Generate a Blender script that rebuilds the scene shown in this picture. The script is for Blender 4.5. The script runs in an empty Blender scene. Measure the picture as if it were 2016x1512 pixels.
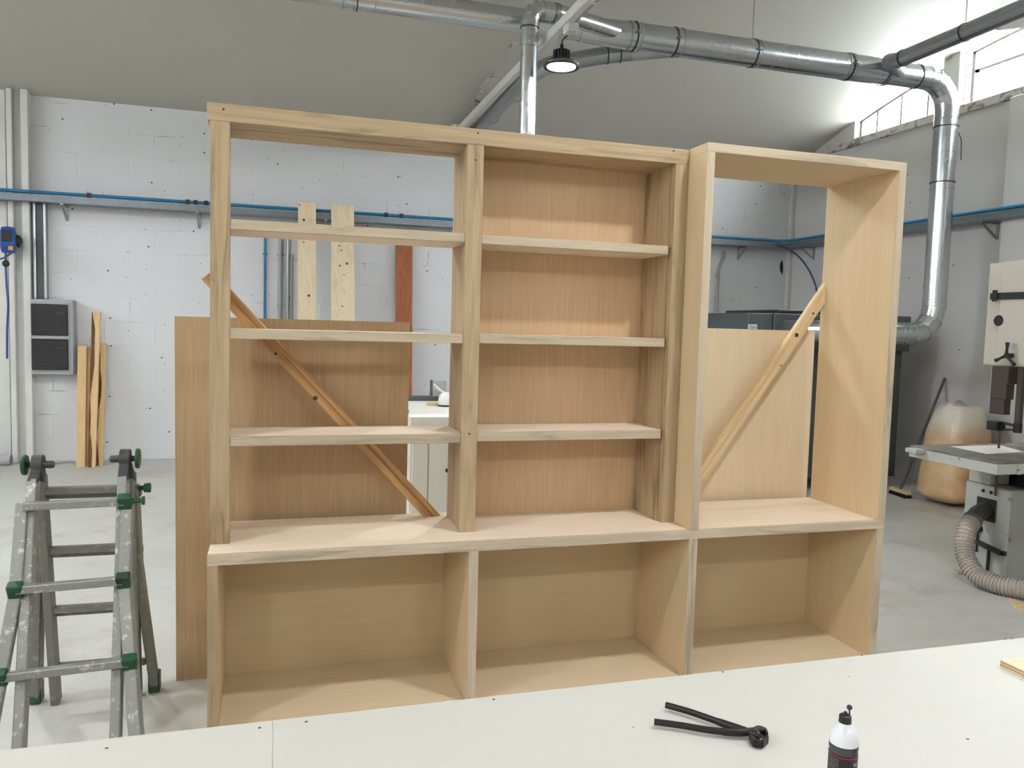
import bpy, bmesh, math, random
from mathutils import Vector, Matrix, noise

random.seed(7)
SC = bpy.context.scene
COL = SC.collection

# ------------------------------------------------------------------ camera
# camera pose solved from the bookcase's edges; world: X along the bookcase, Y away, Z up, metres
F = 1572.12                                   # focal length in pixels of the 2016 px wide photo
CAM = Vector((0.2311, -3.0566, 1.5730))
PITCH, ROLL, YAW = 0.0728, 0.0273, -0.2905
_f0 = Vector((-math.sin(YAW), math.cos(YAW), 0)); _r0 = Vector((math.cos(YAW), math.sin(YAW), 0)); _u0 = Vector((0, 0, 1))
FW = _f0 * math.cos(PITCH) - _u0 * math.sin(PITCH)
_up = _u0 * math.cos(PITCH) + _f0 * math.sin(PITCH)
RT = _r0 * math.cos(ROLL) + _up * math.sin(ROLL)
UP = -_r0 * math.sin(ROLL) + _up * math.cos(ROLL)
cd = bpy.data.cameras.new('camera'); cam = bpy.data.objects.new('camera', cd); COL.objects.link(cam)
cd.sensor_fit = 'HORIZONTAL'; cd.sensor_width = 36.0; cd.lens = F / 2016 * 36
cd.clip_start = 0.05; cd.clip_end = 200
cam.matrix_world = Matrix(((RT.x, UP.x, -FW.x, CAM.x), (RT.y, UP.y, -FW.y, CAM.y), (RT.z, UP.z, -FW.z, CAM.z), (0, 0, 0, 1)))
SC.camera = cam

# ------------------------------------------------------------------ world and exposure
W = bpy.data.worlds.new('world'); SC.world = W; W.use_nodes = True
bg = W.node_tree.nodes['Background']; bg.inputs[0].default_value = (0.93, 0.97, 1.0, 1); bg.inputs[1].default_value = 49.0
SC.view_settings.view_transform = 'Standard'; SC.view_settings.look = 'None'
SC.view_settings.gamma = 1.0; SC.view_settings.use_curve_mapping = False
SC.view_settings.exposure = -0.06
LAMP_W = 49.0

# measuring helpers: the point of a plane of the room that a spot of the photo shows
def _ray(x, y): return FW + RT * ((x - 1008) / F) - UP * ((y - 756) / F)
def on(ax, val, x, y):
    d = _ray(x, y); return CAM + d * ((val - CAM[ax]) / d[ax])
def PX(v, x, y): return on(0, v, x, y)
def PY(v, x, y): return on(1, v, x, y)
def PZ(v, x, y): return on(2, v, x, y)

# ------------------------------------------------------------------ object helpers
def tag(o, label=None, cat=None, group=None, kind=None):
    if label: o['label'] = label
    if cat: o['category'] = cat
    if group: o['group'] = group
    if kind: o['kind'] = kind
    return o
def thing(name, loc, label, cat, group=None):
    o = bpy.data.objects.new(name, None); COL.objects.link(o)
    o.empty_display_size = 0.05; o.location = loc
    return tag(o, label, cat, group)
def origin(o):
    v = Vector(o.location)
    while o.parent: o = o.parent; v += Vector(o.location)
    return v
def link(name, me, parent=None, loc=(0, 0, 0)):
    o = bpy.data.objects.new(name, me); COL.objects.link(o); o.parent = parent; o.location = loc
    return o

class MB:
    """collects shapes in world coordinates and links them as one mesh object"""
    def __init__(s): s.bm = bmesh.new()
    def box(s, x0, x1, y0, y1, z0, z1, bev=0.0):
        vs = [s.bm.verts.new((x, y, z)) for z in (z0, z1) for y in (y0, y1) for x in (x0, x1)]
        fs = [s.bm.faces.new([vs[i] for i in q]) for q in ((0, 2, 3, 1), (4, 5, 7, 6), (0, 1, 5, 4), (2, 6, 7, 3), (0, 4, 6, 2), (1, 3, 7, 5))]
        if bev:
            es = list({e for f in fs for e in f.edges})
            bmesh.ops.bevel(s.bm, geom=es, offset=bev, segments=1, affect='EDGES', profile=0.5)
        return s
    def bar(s, p, q, w, h, up=(0, 0, 1), bev=0.0):
        p, q = Vector(p), Vector(q); d = (q - p).normalized(); u = Vector(up)
        sx = d.cross(u)
        if sx.length < 1e-5: sx = d.cross(Vector((1, 0, 0)))
        sx.normalize(); uz = sx.cross(d).normalized()
        vs = []
        for c in (p, q):
            for a, b in ((-1, -1), (1, -1), (1, 1), (-1, 1)): vs.append(s.bm.verts.new(c + sx * (a * w / 2) + uz * (b * h / 2)))
        fs = [s.bm.faces.new([vs[i] for i in q_]) for q_ in ((0, 3, 2, 1), (4, 5, 6, 7), (0, 1, 5, 4), (1, 2, 6, 5), (2, 3, 7, 6), (3, 0, 4, 7))]
        if bev:
            es = list({e for f in fs for e in f.edges})
            bmesh.ops.bevel(s.bm, geom=es, offset=bev, segments=1, affect='EDGES', profile=0.5)
        return s
    def tube(s, pts, r, n=12, cap=True, ell=None):
        pts = [Vector(p) for p in pts]; m = len(pts)
        rs = r if isinstance(r, (list, tuple)) else [r] * m
        T = []
        for i in range(m):
            a = (pts[i] - pts[i - 1]).normalized() if i else None
            b = (pts[i + 1] - pts[i]).normalized() if i < m - 1 else None
            t = (a + b) if a and b else (a or b)
            T.append(t.normalized())
        nrm = T[0].orthogonal().normalized() if not ell else (Vector(ell[0]) - T[0] * T[0].dot(Vector(ell[0]))).normalized()
        rings = []
        for i in range(m):
            nrm = (nrm - T[i] * T[i].dot(nrm)).normalized(); bn = T[i].cross(nrm)
            k = 1.0
            e = ell[1] if ell else 1.0
            ring = []
            for j in range(n):
                a = 2 * math.pi * j / n
                ring.append(s.bm.verts.new(pts[i] + nrm * (math.cos(a) * rs[i] * e) + bn * (math.sin(a) * rs[i])))
            rings.append(ring)
        for i in range(m - 1):
            for j in range(n):
                s.bm.faces.new((rings[i][j], rings[i][(j + 1) % n], rings[i + 1][(j + 1) % n], rings[i + 1][j]))
        if cap:
            s.bm.faces.new(list(reversed(rings[0]))); s.bm.faces.new(rings[-1])
        return s
    def lathe(s, prof, o, ax=(0, 0, 1), n=24, cap=True):
        o = Vector(o); ax = Vector(ax).normalized(); a = ax.orthogonal().normalized(); b = ax.cross(a)
        rings = []
        for (r, h) in prof:
            rings.append([s.bm.verts.new(o + ax * h + a * (math.cos(2 * math.pi * j / n) * r) + b * (math.sin(2 * math.pi * j / n) * r)) for j in range(n)])
        for i in range(len(prof) - 1):
            for j in range(n):
                s.bm.faces.new((rings[i][j], rings[i][(j + 1) % n], rings[i + 1][(j + 1) % n], rings[i + 1][j]))
        if cap:
            s.bm.faces.new(list(reversed(rings[0]))); s.bm.faces.new(rings[-1])
        return s
    def prism(s, poly, d):
        """poly: list of 3-D points in one plane, pushed out by the vector d"""
        d = Vector(d); a = [s.bm.verts.new(Vector(p)) for p in poly]; b = [s.bm.verts.new(Vector(p) + d) for p in poly]
        s.bm.faces.new(list(reversed(a))); s.bm.faces.new(b)
        n = len(poly)
        for i in range(n): s.bm.faces.new((a[i], a[(i + 1) % n], b[(i + 1) % n], b[i]))
        return s
    def quad(s, *p):
        s.bm.faces.new([s.bm.verts.new(Vector(q)) for q in p]); return s
    def mesh(s, name, mat, o=Vector((0, 0, 0)), smooth=None):
        bm = s.bm
        bmesh.ops.recalc_face_normals(bm, faces=bm.faces[:])
        for v in bm.verts: v.co -= o
        me = bpy.data.meshes.new(name); bm.to_mesh(me); bm.free(); me.materials.append(mat)
        if smooth is not None:
            for p in me.polygons: p.use_smooth = True
            me.set_sharp_from_angle(angle=math.radians(smooth))
        return me
    def build(s, name, mat, parent=None, smooth=None):
        if parent is None:
            xs = [v.co for v in s.bm.verts]
            o = Vector((sum(v.x for v in xs) / len(xs), sum(v.y for v in xs) / len(xs), min(v.z for v in xs)))
        else: o = origin(parent)
        me = s.mesh(name, mat, o, smooth)
        return link(name, me, parent, o if parent is None else (0, 0, 0))

def path(pts, k=8):
    """smooth curve through the points"""
    P = [Vector(p) for p in pts]; out = []
    for i in range(len(P) - 1):
        p0 = P[i - 1] if i else P[i] * 2 - P[i + 1]
        p1, p2 = P[i], P[i + 1]
        p3 = P[i + 2] if i + 2 < len(P) else P[i + 1] * 2 - P[i]
        for j in range(k):
            t = j / k
            out.append(0.5 * ((2 * p1) + (p2 - p0) * t + (2 * p0 - 5 * p1 + 4 * p2 - p3) * t * t + (3 * p1 - p0 - 3 * p2 + p3) * t ** 3))
    out.append(P[-1]); return out
def fillet(pts, r, k=5):
    """poly-line with its corners turned into arcs of k flat gores"""
    P = [Vector(p) for p in pts]; out = [P[0]]
    for i in range(1, len(P) - 1):
        a = (P[i - 1] - P[i]).normalized(); b = (P[i + 1] - P[i]).normalized()
        th = a.angle(b); t = r / math.tan(th / 2)
        c = P[i] + (a + b).normalized() * (r / math.sin(th / 2))
        s, e = P[i] + a * t - c, P[i] + b * t - c
        ang = math.pi - th; axis = s.cross(e).normalized()
        for j in range(k + 1): out.append(c + Matrix.Rotation(ang * j / k, 3, axis) @ s)
    out.append(P[-1]); return out

# ------------------------------------------------------------------ materials
def srgb(r, g, b):
    f = lambda c: (c / 255 / 12.92) if c / 255 <= 0.04045 else ((c / 255 + 0.055) / 1.055) ** 2.4
    return (f(r), f(g), f(b), 1)
class NT:
    def __init__(s, name):
        m = bpy.data.materials.new(name); m.use_nodes = True; s.m = m; s.t = m.node_tree
        s.p = s.t.nodes['Principled BSDF']
    def n(s, typ, **kw):
        nd = s.t.nodes.new(typ)
        for k, v in kw.items(): setattr(nd, k, v)
        return nd
    def l(s, a, b): s.t.links.new(a, b)
    def coord(s, scale=(1, 1, 1), rnd=True):
        tc = s.n('ShaderNodeTexCoord'); mp = s.n('ShaderNodeMapping'); mp.inputs['Scale'].default_value = scale
        if rnd:
            oi = s.n('ShaderNodeObjectInfo'); ad = s.n('ShaderNodeVectorMath', operation='ADD')
            mu = s.n('ShaderNodeVectorMath', operation='SCALE'); mu.inputs['Scale'].default_value = 37.0
            cx = s.n('ShaderNodeCombineXYZ')
            for i in range(3): s.l(oi.outputs['Random'], cx.inputs[i])
            s.l(cx.outputs[0], mu.inputs[0]); s.l(tc.outputs['Object'], ad.inputs[0]); s.l(mu.outputs[0], ad.inputs[1])
            s.l(ad.outputs[0], mp.inputs[0])
        else: s.l(tc.outputs['Object'], mp.inputs[0])
        return mp.outputs[0]
    def noise(s, vec, scale=1, detail=4, rough=0.5, dist=0.0):
        nd = s.n('ShaderNodeTexNoise'); nd.inputs['Scale'].default_value = scale; nd.inputs['Detail'].default_value = detail
        nd.inputs['Roughness'].default_value = rough; nd.inputs['Distortion'].default_value = dist
        s.l(vec, nd.inputs['Vector']); return nd.outputs['Fac']
    def ramp(s, fac, stops):
        r = s.n('ShaderNodeValToRGB'); e = r.color_ramp.elements
        while len(e) < len(stops): e.new(0.5)
        for i, (p, c) in enumerate(stops): e[i].position = p; e[i].color = c if len(c) == 4 else (*c, 1)
        s.l(fac, r.inputs[0]); return r.outputs[0]
    def mix(s, fac, a, b, mode='MIX'):
        m = s.n('ShaderNodeMix', data_type='RGBA', blend_type=mode)
        if isinstance(fac, (int, float)): m.inputs[0].default_value = fac
        else: s.l(fac, m.inputs[0])
        for v, i in ((a, 6), (b, 7)):
            if isinstance(v, tuple): m.inputs[i].default_value = v
            else: s.l(v, m.inputs[i])
        return m.outputs[2]
    def bump(s, h, strength=0.2, dist=0.01):
        b = s.n('ShaderNodeBump'); b.inputs['Strength'].default_value = strength; b.inputs['Distance'].default_value = dist
        s.l(h, b.inputs['Height']); s.l(b.outputs[0], s.p.inputs['Normal'])
    def col(s, c):
        if isinstance(c, tuple): s.p.inputs['Base Color'].default_value = c
        else: s.l(c, s.p.inputs['Base Color'])
        return s
    def pr(s, rough=0.5, metal=0.0, spec=0.5):
        s.p.inputs['Roughness'].default_value = rough; s.p.inputs['Metallic'].default_value = metal
        s.p.inputs['Specular IOR Level'].default_value = spec; return s

K0, K1 = (0, 0, 0, 1), (1, 1, 1, 1)
def plain(name, c, rough=0.5, metal=0.0, var=0.08, spec=0.5, scale=9):
    t = NT(name); v = t.coord(); f = t.noise(v, scale, 4)
    d = tuple(x * (1 - var * 2) for x in c[:3]) + (1,)
    t.col(t.mix(f, d, c)).pr(rough, metal, spec); t.bump(f, 0.05, 0.004); return t.m
def worn(name, c, c2, rough=0.5, metal=0.0, scale=12, lo=0.5, hi=0.62, bump=0.1):
    t = NT(name); v = t.coord(); f = t.noise(v, scale, 8, 0.65)
    k = t.ramp(f, [(lo, K0), (hi, K1)]); f2 = t.noise(v, scale * 0.3, 3)
    t.col(t.mix(k, t.mix(f2, tuple(x * .85 for x in c[:3]) + (1,), c), c2)).pr(rough, metal); t.bump(f, bump, 0.003); return t.m
def wood(name, light, dark, axis, streak=None, streak_amt=0.0, fine=0.12, band=0.5, rough=0.55, bscale=1.0):
    """sawn timber with the grain running along one axis"""
    t = NT(name)
    sc = lambda al, ac: tuple(al if i == axis else ac for i in range(3))
    v1 = t.coord(sc(0.7 * bscale, 9 * bscale)); v2 = t.coord(sc(4, 170)); v3 = t.coord(sc(1.5, 16))
    f1 = t.noise(v1, 1.0, 3, 0.5, 1.2)
    wv = t.n('ShaderNodeMath', operation='SINE'); ml = t.n('ShaderNodeMath', operation='MULTIPLY'); ml.inputs[1].default_value = 34
    t.l(f1, ml.inputs[0]); t.l(ml.outputs[0], wv.inputs[0])
    mr = t.n('ShaderNodeMapRange'); mr.inputs[1].default_value = -1; mr.inputs[2].default_value = 1; t.l(wv.outputs[0], mr.inputs[0])
    b = t.n('ShaderNodeMath', operation='MULTIPLY'); t.l(mr.outputs[0], b.inputs[0]); b.inputs[1].default_value = band
    c = t.mix(b.outputs[0], light, dark)
    f2 = t.noise(v2, 1.0, 2)
    g = t.ramp(f2, [(0.3, (1 - fine, 1 - fine, 1 - fine, 1)), (0.7, K1)])
    c = t.mix(1.0, c, g, 'MULTIPLY')
    if streak:
        f3 = t.noise(v3, 1.0, 5, 0.6, 0.9)
        k = t.ramp(f3, [(0.54, K0), (0.66, (streak_amt,) * 3 + (1,))])
        c = t.mix(k, c, streak)
    t.col(c).pr(rough, 0, 0.35); t.bump(f2, 0.05, 0.002); return t.m
def wood3(name, *a, **k): return [wood(name + '_' + 'xyz'[i], a[0], a[1], i, **k) for i in range(3)]

POP = wood3('poplar', srgb(186, 163, 130), srgb(166, 141, 106), streak=srgb(134, 114, 88), streak_amt=0.85, band=0.5)
POPE = wood3('poplar_edging', srgb(199, 183, 158), srgb(183, 164, 136), streak=srgb(152, 137, 118), streak_amt=0.7, band=0.45)
PALE = wood3('pale_shelf_board', srgb(245, 228, 206), srgb(238, 217, 190), streak=srgb(214, 190, 164), streak_amt=0.35, fine=0.05, band=0.3, bscale=0.8)
PLY = wood3('light_plywood', srgb(218, 194, 156), srgb(208, 181, 142), fine=0.06, band=0.25, bscale=0.6)
PLYL_ = wood3('pale_plywood', srgb(228, 208, 176), srgb(220, 197, 162), fine=0.07, band=0.25, bscale=0.6)
PLYV = wood3('veneer_board', srgb(216, 184, 146), srgb(202, 168, 128), fine=0.14, band=0.22)
GREY = wood3('weathered_poplar_edge', srgb(212, 194, 170), srgb(188, 168, 144), streak=srgb(136, 122, 104), streak_amt=0.6, band=0.6)
VENB = wood3('brown_veneer_board', srgb(194, 165, 128), srgb(180, 149, 112), fine=0.14, band=0.25)
PINE = wood3('pine', srgb(206, 164, 112), srgb(168, 120, 72), fine=0.16, band=0.75)
PALEPINE = wood3('pale_pine', srgb(226, 200, 158), srgb(205, 172, 126), fine=0.12, band=0.6)
SPRUCE = wood3('spruce', srgb(235, 216, 186), srgb(224, 200, 164), streak=srgb(176, 138, 98), streak_amt=0.25, band=0.4)
RED = wood3('red_hardwood', srgb(165, 98, 62), srgb(138, 74, 44), fine=0.2, band=0.6)
BARK = wood3('bark_edge', srgb(122, 86, 54), srgb(82, 54, 32), fine=0.3, band=0.7, rough=0.85)
GALV = None
def metal(name, c, rough, var=0.12, scale=26):
    t = NT(name); v = t.coord(); f = t.noise(v, scale, 3); vo = t.n('ShaderNodeTexVoronoi'); vo.inputs['Scale'].default_value = scale * 1.6; t.l(v, vo.inputs['Vector'])
    k = t.mix(0.5, f, vo.outputs['Color']); bw = t.n('ShaderNodeRGBToBW'); t.l(k, bw.inputs[0])
    d = tuple(x * (1 - var * 2) for x in c[:3]) + (1,)
    t.col(t.mix(bw.outputs[0], d, c)).pr(rough, 1.0)
    rr = t.n('ShaderNodeMapRange'); rr.inputs[3].default_value = rough * 0.75; rr.inputs[4].default_value = rough * 1.3; t.l(bw.outputs[0], rr.inputs[0]); t.l(rr.outputs[0], t.p.inputs['Roughness'])
    return t.m
GALV = metal('galvanised_sheet', (0.66, 0.70, 0.72, 1), 0.24, 0.03)
GALV_DULL = metal('dull_galvanised_sheet', (0.44, 0.47, 0.49, 1), 0.38, 0.05)
STEEL = metal('worn_steel', (0.35, 0.35, 0.35, 1), 0.4)
BLACK = plain('black_plastic', srgb(26, 26, 28), 0.45)
DARK = plain('dark_wire', srgb(48, 48, 48), 0.6)
BLUE = plain('blue_plastic', srgb(38, 84, 158), 0.4)
BLUEPIPE = plain('blue_air_pipe', srgb(20, 112, 160), 0.35)
NAVY = plain('navy_hose', srgb(38, 70, 128), 0.4)
WHITE = plain('white_paint', srgb(226, 226, 222), 0.55)
GREYPL = plain('grey_plastic', srgb(176, 179, 182), 0.45)
CONDUIT = plain('grey_conduit', srgb(168, 168, 166), 0.5)
GREEN = worn('green_plastic', srgb(24, 74, 48), srgb(14, 40, 30), 0.5, scale=20)
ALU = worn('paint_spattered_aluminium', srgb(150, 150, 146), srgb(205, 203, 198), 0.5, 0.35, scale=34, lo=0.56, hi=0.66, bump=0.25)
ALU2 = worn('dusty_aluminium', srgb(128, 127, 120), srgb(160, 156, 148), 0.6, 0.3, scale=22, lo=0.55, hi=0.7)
HINGE = worn('grey_hinge_metal', srgb(72, 72, 72), srgb(150, 148, 145), 0.55, 0.4, scale=40, lo=0.6, hi=0.68)
COLLECTOR = plain('dark_grey_enamel', srgb(74, 80, 84), 0.5, var=0.05, scale=3)
COLLECTOR2 = plain('charcoal_enamel', srgb(66, 71, 75), 0.5, var=0.05, scale=3)
CREAM = plain('cream_enamel', srgb(196, 190, 176), 0.4, var=0.03, scale=3)
MACHINE_W = plain('white_enamel', srgb(224, 222, 212), 0.4, var=0.03, scale=3)
GREENGREY = worn('chipped_grey_green_enamel', srgb(188, 191, 184), srgb(120, 122, 116), 0.5, 0, scale=18, lo=0.62, hi=0.68)
TABLETOP = worn('planed_cast_iron', srgb(122, 116, 112), srgb(160, 152, 140), 0.4, 0.5, scale=6, lo=0.45, hi=0.7)
SHADE = plain('smoked_plastic', srgb(44, 42, 44), 0.18, var=0.12)
PAPER = plain('white_sheet', srgb(245, 244, 240), 0.6, var=0.01)

def floor_mat():
    t = NT('painted_concrete_floor'); v = t.coord(rnd=False)
    a = t.noise(v, 0.7, 5, 0.6); b = t.noise(v, 5, 8, 0.7); c = t.noise(v, 34, 6, 0.7)
    col = t.mix(t.ramp(a, [(0.3, K0), (0.7, K1)]), srgb(188, 187, 179), srgb(206, 207, 203))
    col = t.mix(t.ramp(b, [(0.52, K0), (0.72, (0.55, 0.55, 0.55, 1))]), col, srgb(176, 172, 162))
    st = t.noise(v, 1.6, 6, 0.65)
    col = t.mix(t.ramp(st, [(0.56, K0), (0.70, (0.6, 0.6, 0.6, 1))]), col, srgb(168, 146, 128))
    col = t.mix(t.ramp(c, [(0.64, K0), (0.7, (0.6, 0.6, 0.6, 1))]), col, srgb(140, 136, 128))
    t.col(col).pr(0.42, 0, 0.45); t.bump(b, 0.15, 0.01); return t.m
def wall_mat(name, c, c2, spots=None):
    """painted masonry; spots names the two world axes of the wall plane for its nail holes and hairline cracks along joints"""
    t = NT(name); ge = t.n('ShaderNodeNewGeometry'); v = ge.outputs['Position']
    a = t.noise(v, 0.8, 4); b = t.noise(v, 11, 6, 0.6)
    col = t.mix(a, c2, c)
    if spots:
        sx = t.n('ShaderNodeSeparateXYZ'); t.l(v, sx.inputs[0]); cx = t.n('ShaderNodeCombineXYZ')
        t.l(sx.outputs[spots[0]], cx.inputs[0]); t.l(sx.outputs[spots[1]], cx.inputs[1])
        for sc_, r0, r1, cut in ((2.3, .016, .024, .5), (5.5, .022, .032, .82)) if spots[0] == 0 else ((1.6, .010, .016, .6),):
            vo = t.n('ShaderNodeTexVoronoi', voronoi_dimensions='2D'); vo.inputs['Scale'].default_value = sc_; t.l(cx.outputs[0], vo.inputs['Vector'])
            s1 = t.ramp(vo.outputs['Distance'], [(r0, K1), (r1, K0)])
            sp = t.n('ShaderNodeSeparateColor'); t.l(vo.outputs['Color'], sp.inputs[0])
            s2 = t.ramp(sp.outputs[0], [(cut, K0), (cut + .02, K1)])
            col = t.mix(t.mix(1.0, s1, s2, 'MULTIPLY'), col, srgb(66, 62, 58))
        if spots[0] == 0:
            mp = t.n('ShaderNodeMapping'); mp.inputs['Location'].default_value = (6.985, 0, 0); mp.inputs['Scale'].default_value = (-1, 1, 1); t.l(cx.outputs[0], mp.inputs[0])
            br = t.n('ShaderNodeTexBrick'); br.offset = .5; br.offset_frequency = 2
            for k_, v_ in (('Scale', 1.0), ('Mortar Size', .0042), ('Mortar Smooth', .3), ('Brick Width', .5), ('Row Height', .25)): br.inputs[k_].default_value = v_
            t.l(mp.outputs[0], br.inputs['Vector'])
            f = t.noise(v, 1.7, 3, 0.6, 0.3); f5 = t.noise(v, 7, 3, .6)
            k = t.mix(1.0, t.mix(1.0, br.outputs['Fac'], t.ramp(f, [(0.54, K0), (0.66, K1)]), 'MULTIPLY'), t.ramp(f5, [(.46, K0), (.58, K1)]), 'MULTIPLY')
            col = t.mix(k, col, srgb(150, 147, 142))
        f = t.noise(v, 3.2, 9, 0.75, 0.6)
        col = t.mix(t.ramp(f, [(0.66, K0), (0.74, (0.3, 0.3, 0.3, 1))]), col, srgb(150, 148, 142))
    t.col(col).pr(0.6, 0, 0.3); t.bump(b, 0.12, 0.006); return t.m
WALL = wall_mat('white_painted_block', srgb(226, 227, 230), srgb(216, 217, 220), (0, 2))
WALL_R = wall_mat('white_painted_concrete', srgb(220, 218, 216), srgb(208, 206, 204), (1, 2))
CEIL = wall_mat('grey_white_plaster', srgb(206, 202, 193), srgb(196, 192, 183))
def flaking():
    t = NT('flaking_plaster'); v = t.coord(rnd=False); f = t.noise(v, 5, 9, 0.75, 0.8); g = t.noise(v, 1.2, 3)
    k = t.ramp(f, [(0.52, K0), (0.6, K1)]); col = t.mix(k, srgb(206, 203, 198), srgb(112, 98, 88))
    t.col(col).pr(0.8); t.bump(f, 0.6, 0.02); return t.m
FLAKE = flaking()
FLOOR = floor_mat()
def bench_mat():
    t = NT('white_bench_board'); v = t.coord((1, 1, 1)); a = t.noise(v, 2.2, 4); b = t.noise(t.coord((3, 40, 40)), 1, 3); c = t.noise(v, 26, 7, 0.7)
    col = t.mix(a, srgb(196, 194, 186), srgb(202, 201, 195)); col = t.mix(t.ramp(b, [(0.4, K0), (0.8, (0.3, 0.3, 0.3, 1))]), col, srgb(200, 192, 174))
    col = t.mix(t.ramp(c, [(0.68, K0), (0.75, (0.5, 0.5, 0.5, 1))]), col, srgb(188, 184, 172))
    t.col(col).pr(0.5, 0, 0.35); t.bump(c, 0.04, 0.002); return t.m
BENCH = bench_mat()
def glass():
    t = NT('window_glass'); tr = t.n('ShaderNodeBsdfTransparent'); gl = t.n('ShaderNodeBsdfGlossy'); gl.inputs['Roughness'].default_value = 0.05
    tr.inputs[0].default_value = (0.95, 0.97, 0.97, 1); mx = t.n('ShaderNodeMixShader'); mx.inputs[0].default_value = 0.06
    t.l(tr.outputs[0], mx.inputs[1]); t.l(gl.outputs[0], mx.inputs[2]); t.l(mx.outputs[0], t.t.nodes['Material Output'].inputs[0]); return t.m
GLASS = glass()
def emit(name, c, s):
    t = NT(name); t.p.inputs['Emission Color'].default_value = c; t.p.inputs['Emission Strength'].default_value = s; t.col(c); return t.m
LENS = emit('lit_lamp_lens', (0.96, 0.98, 1.0, 1), 12.0)
def bagmat():
    t = NT('sawdust_in_clear_plastic'); v = t.coord(); f = t.noise(v, 7, 6, 0.6); g = t.noise(t.coord((1, 1, 1.0)), 1.2, 2)
    tc = t.n('ShaderNodeTexCoord'); sp = t.n('ShaderNodeSeparateXYZ'); t.l(tc.outputs['Object'], sp.inputs[0])
    hi = t.n('ShaderNodeMapRange'); hi.inputs[1].default_value = 0.62; hi.inputs[2].default_value = 0.80; t.l(sp.outputs['Z'], hi.inputs[0])
    col = t.mix(t.ramp(f, [(0.35, K0), (0.65, K1)]), srgb(200, 162, 120), srgb(222, 190, 150))
    col = t.mix(hi.outputs[0], col, srgb(222, 214, 200))          # empty clear film above the sawdust
    t.col(col).pr(0.32, 0, 0.6); t.bump(f, 0.4, 0.03); return t.m
BAG = bagmat()
def hosemat():
    t = NT('clear_ribbed_hose'); t.col(srgb(206, 188, 168)).pr(0.25, 0, 0.6); t.p.inputs['Transmission Weight'].default_value = 0.25; return t.m
HOSE = hosemat()

# ================================================================== THE SETTING
Y_BACK, X_RIGHT, X_LEFT, Y_REAR = 6.43, 6.985, -7.0, -8.0
SPR_S, SPR_K = 0.37, 0.044
def ceil_z(y):
    span = SPR_S / SPR_K                     # one vault from its springing on the back wall to the next valley
    u = (Y_BACK - y) % span
    return 3.8 + SPR_S * u - SPR_K * u * u

b = MB().box(X_LEFT, X_RIGHT + .2, Y_REAR, Y_BACK + .2, -0.1, 0.0); tag(b.build('floor', FLOOR), 'pale painted concrete floor with stains', kind='structure')
# ceiling: two shallow barrel vaults, built with thickness
b = MB(); N = 72; pv = None
for i in range(N + 1):
    y = Y_BACK + .2 - (Y_BACK + .2 - Y_REAR + .2) * i / N
    z = ceil_z(min(y, Y_BACK - 1e-4))
    cur = [b.bm.verts.new(q) for q in ((X_LEFT - .2, y, z), (X_RIGHT + .2, y, z), (X_RIGHT + .2, y, z + .15), (X_LEFT - .2, y, z + .15))]
    if pv:
        for a_, b_ in ((0, 1), (1, 2), (2, 3), (3, 0)): b.bm.faces.new((pv[a_], pv[b_], cur[b_], cur[a_]))
    else: b.bm.faces.new(cur)
    pv = cur
b.bm.faces.new(list(reversed(pv)))
tag(b.build('ceiling', CEIL, smooth=30), 'grey plastered barrel vault ceiling', kind='structure')

# back wall: a slab faced with painted blocks in running bond
wb = tag(MB().box(X_LEFT, X_RIGHT + .2, Y_BACK, Y_BACK + .2, 0, 4.0).build('wall_back', WALL), 'white painted block wall at the back', kind='structure')
BW, BH, GAP, PROUD = 0.5, 0.25, 0.003, 0.002
def blockmesh(w):
    m = MB(); m.box(-w / 2 + GAP / 2, w / 2 - GAP / 2, -PROUD, 0.002, -BH / 2 + GAP / 2, BH / 2 - GAP / 2)
    es = [e for e in m.bm.edges if all(v.co.y < -PROUD / 2 for v in e.verts)]
    bmesh.ops.bevel(m.bm, geom=es, offset=0.0012, segments=1, affect='EDGES', profile=0.5)
    return m.mesh('block', WALL)
full, half = blockmesh(BW), blockmesh(BW / 2)
ob = origin(wb); nblk = 0
for r in range(15):
    x0 = X_RIGHT - (0 if r % 2 else BW / 2)
    spots_ = [] if r % 2 else [(X_RIGHT - BW / 4, half)]
    while x0 - BW > -2.75: spots_.append((x0 - BW / 2, full)); x0 -= BW
    for (x, me) in spots_:
        if nblk >= 300: break
        nblk += 1
        link('block', me, wb, Vector((x, Y_BACK, r * BH + BH / 2)) - ob)
# gable walls with clerestory openings under the vault, right; unseen left openings added for soft daylight
SILL = 3.95
OPEN = [(3.92, 5.28), (1.55, 3.66), (-0.9, 1.3), (-5.6, -3.2), (-7.8, -5.8)]  # first two are seen on the right; the rest unseen, repeated for daylight
def gable(x0, out, name, label):
    b = MB(); xa, xb = sorted((x0, x0 + out)); b.box(xa, xb, Y_REAR, Y_BACK, 0, SILL)
    ys = [Y_REAR] + [v for o in sorted(OPEN) for v in o] + [Y_BACK]
    for i in range(0, len(ys), 2):
        n = max(2, int((ys[i + 1] - ys[i]) / .12)); yy = [ys[i] + (ys[i + 1] - ys[i]) * k / n for k in range(n + 1)]
        poly = [(x0, y, SILL) for y in (ys[i], ys[i + 1])] + [(x0, y, ceil_z(min(y, Y_BACK - 1e-4)) + .05) for y in reversed(yy)]
        b.prism(poly, (out, 0, 0))
    return tag(b.build(name, WALL_R), label, kind='structure')
gable(X_RIGHT, .2, 'wall_right', 'white painted gable wall on the right')
gable(X_LEFT, -.2, 'wall_left', 'white painted gable wall on the left')
tag(MB().box(X_LEFT - .2, X_RIGHT + .2, Y_REAR - .2, Y_REAR, 0, 4.7).build('wall_rear', WALL_R), 'white wall behind the viewpoint', kind='structure')
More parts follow.
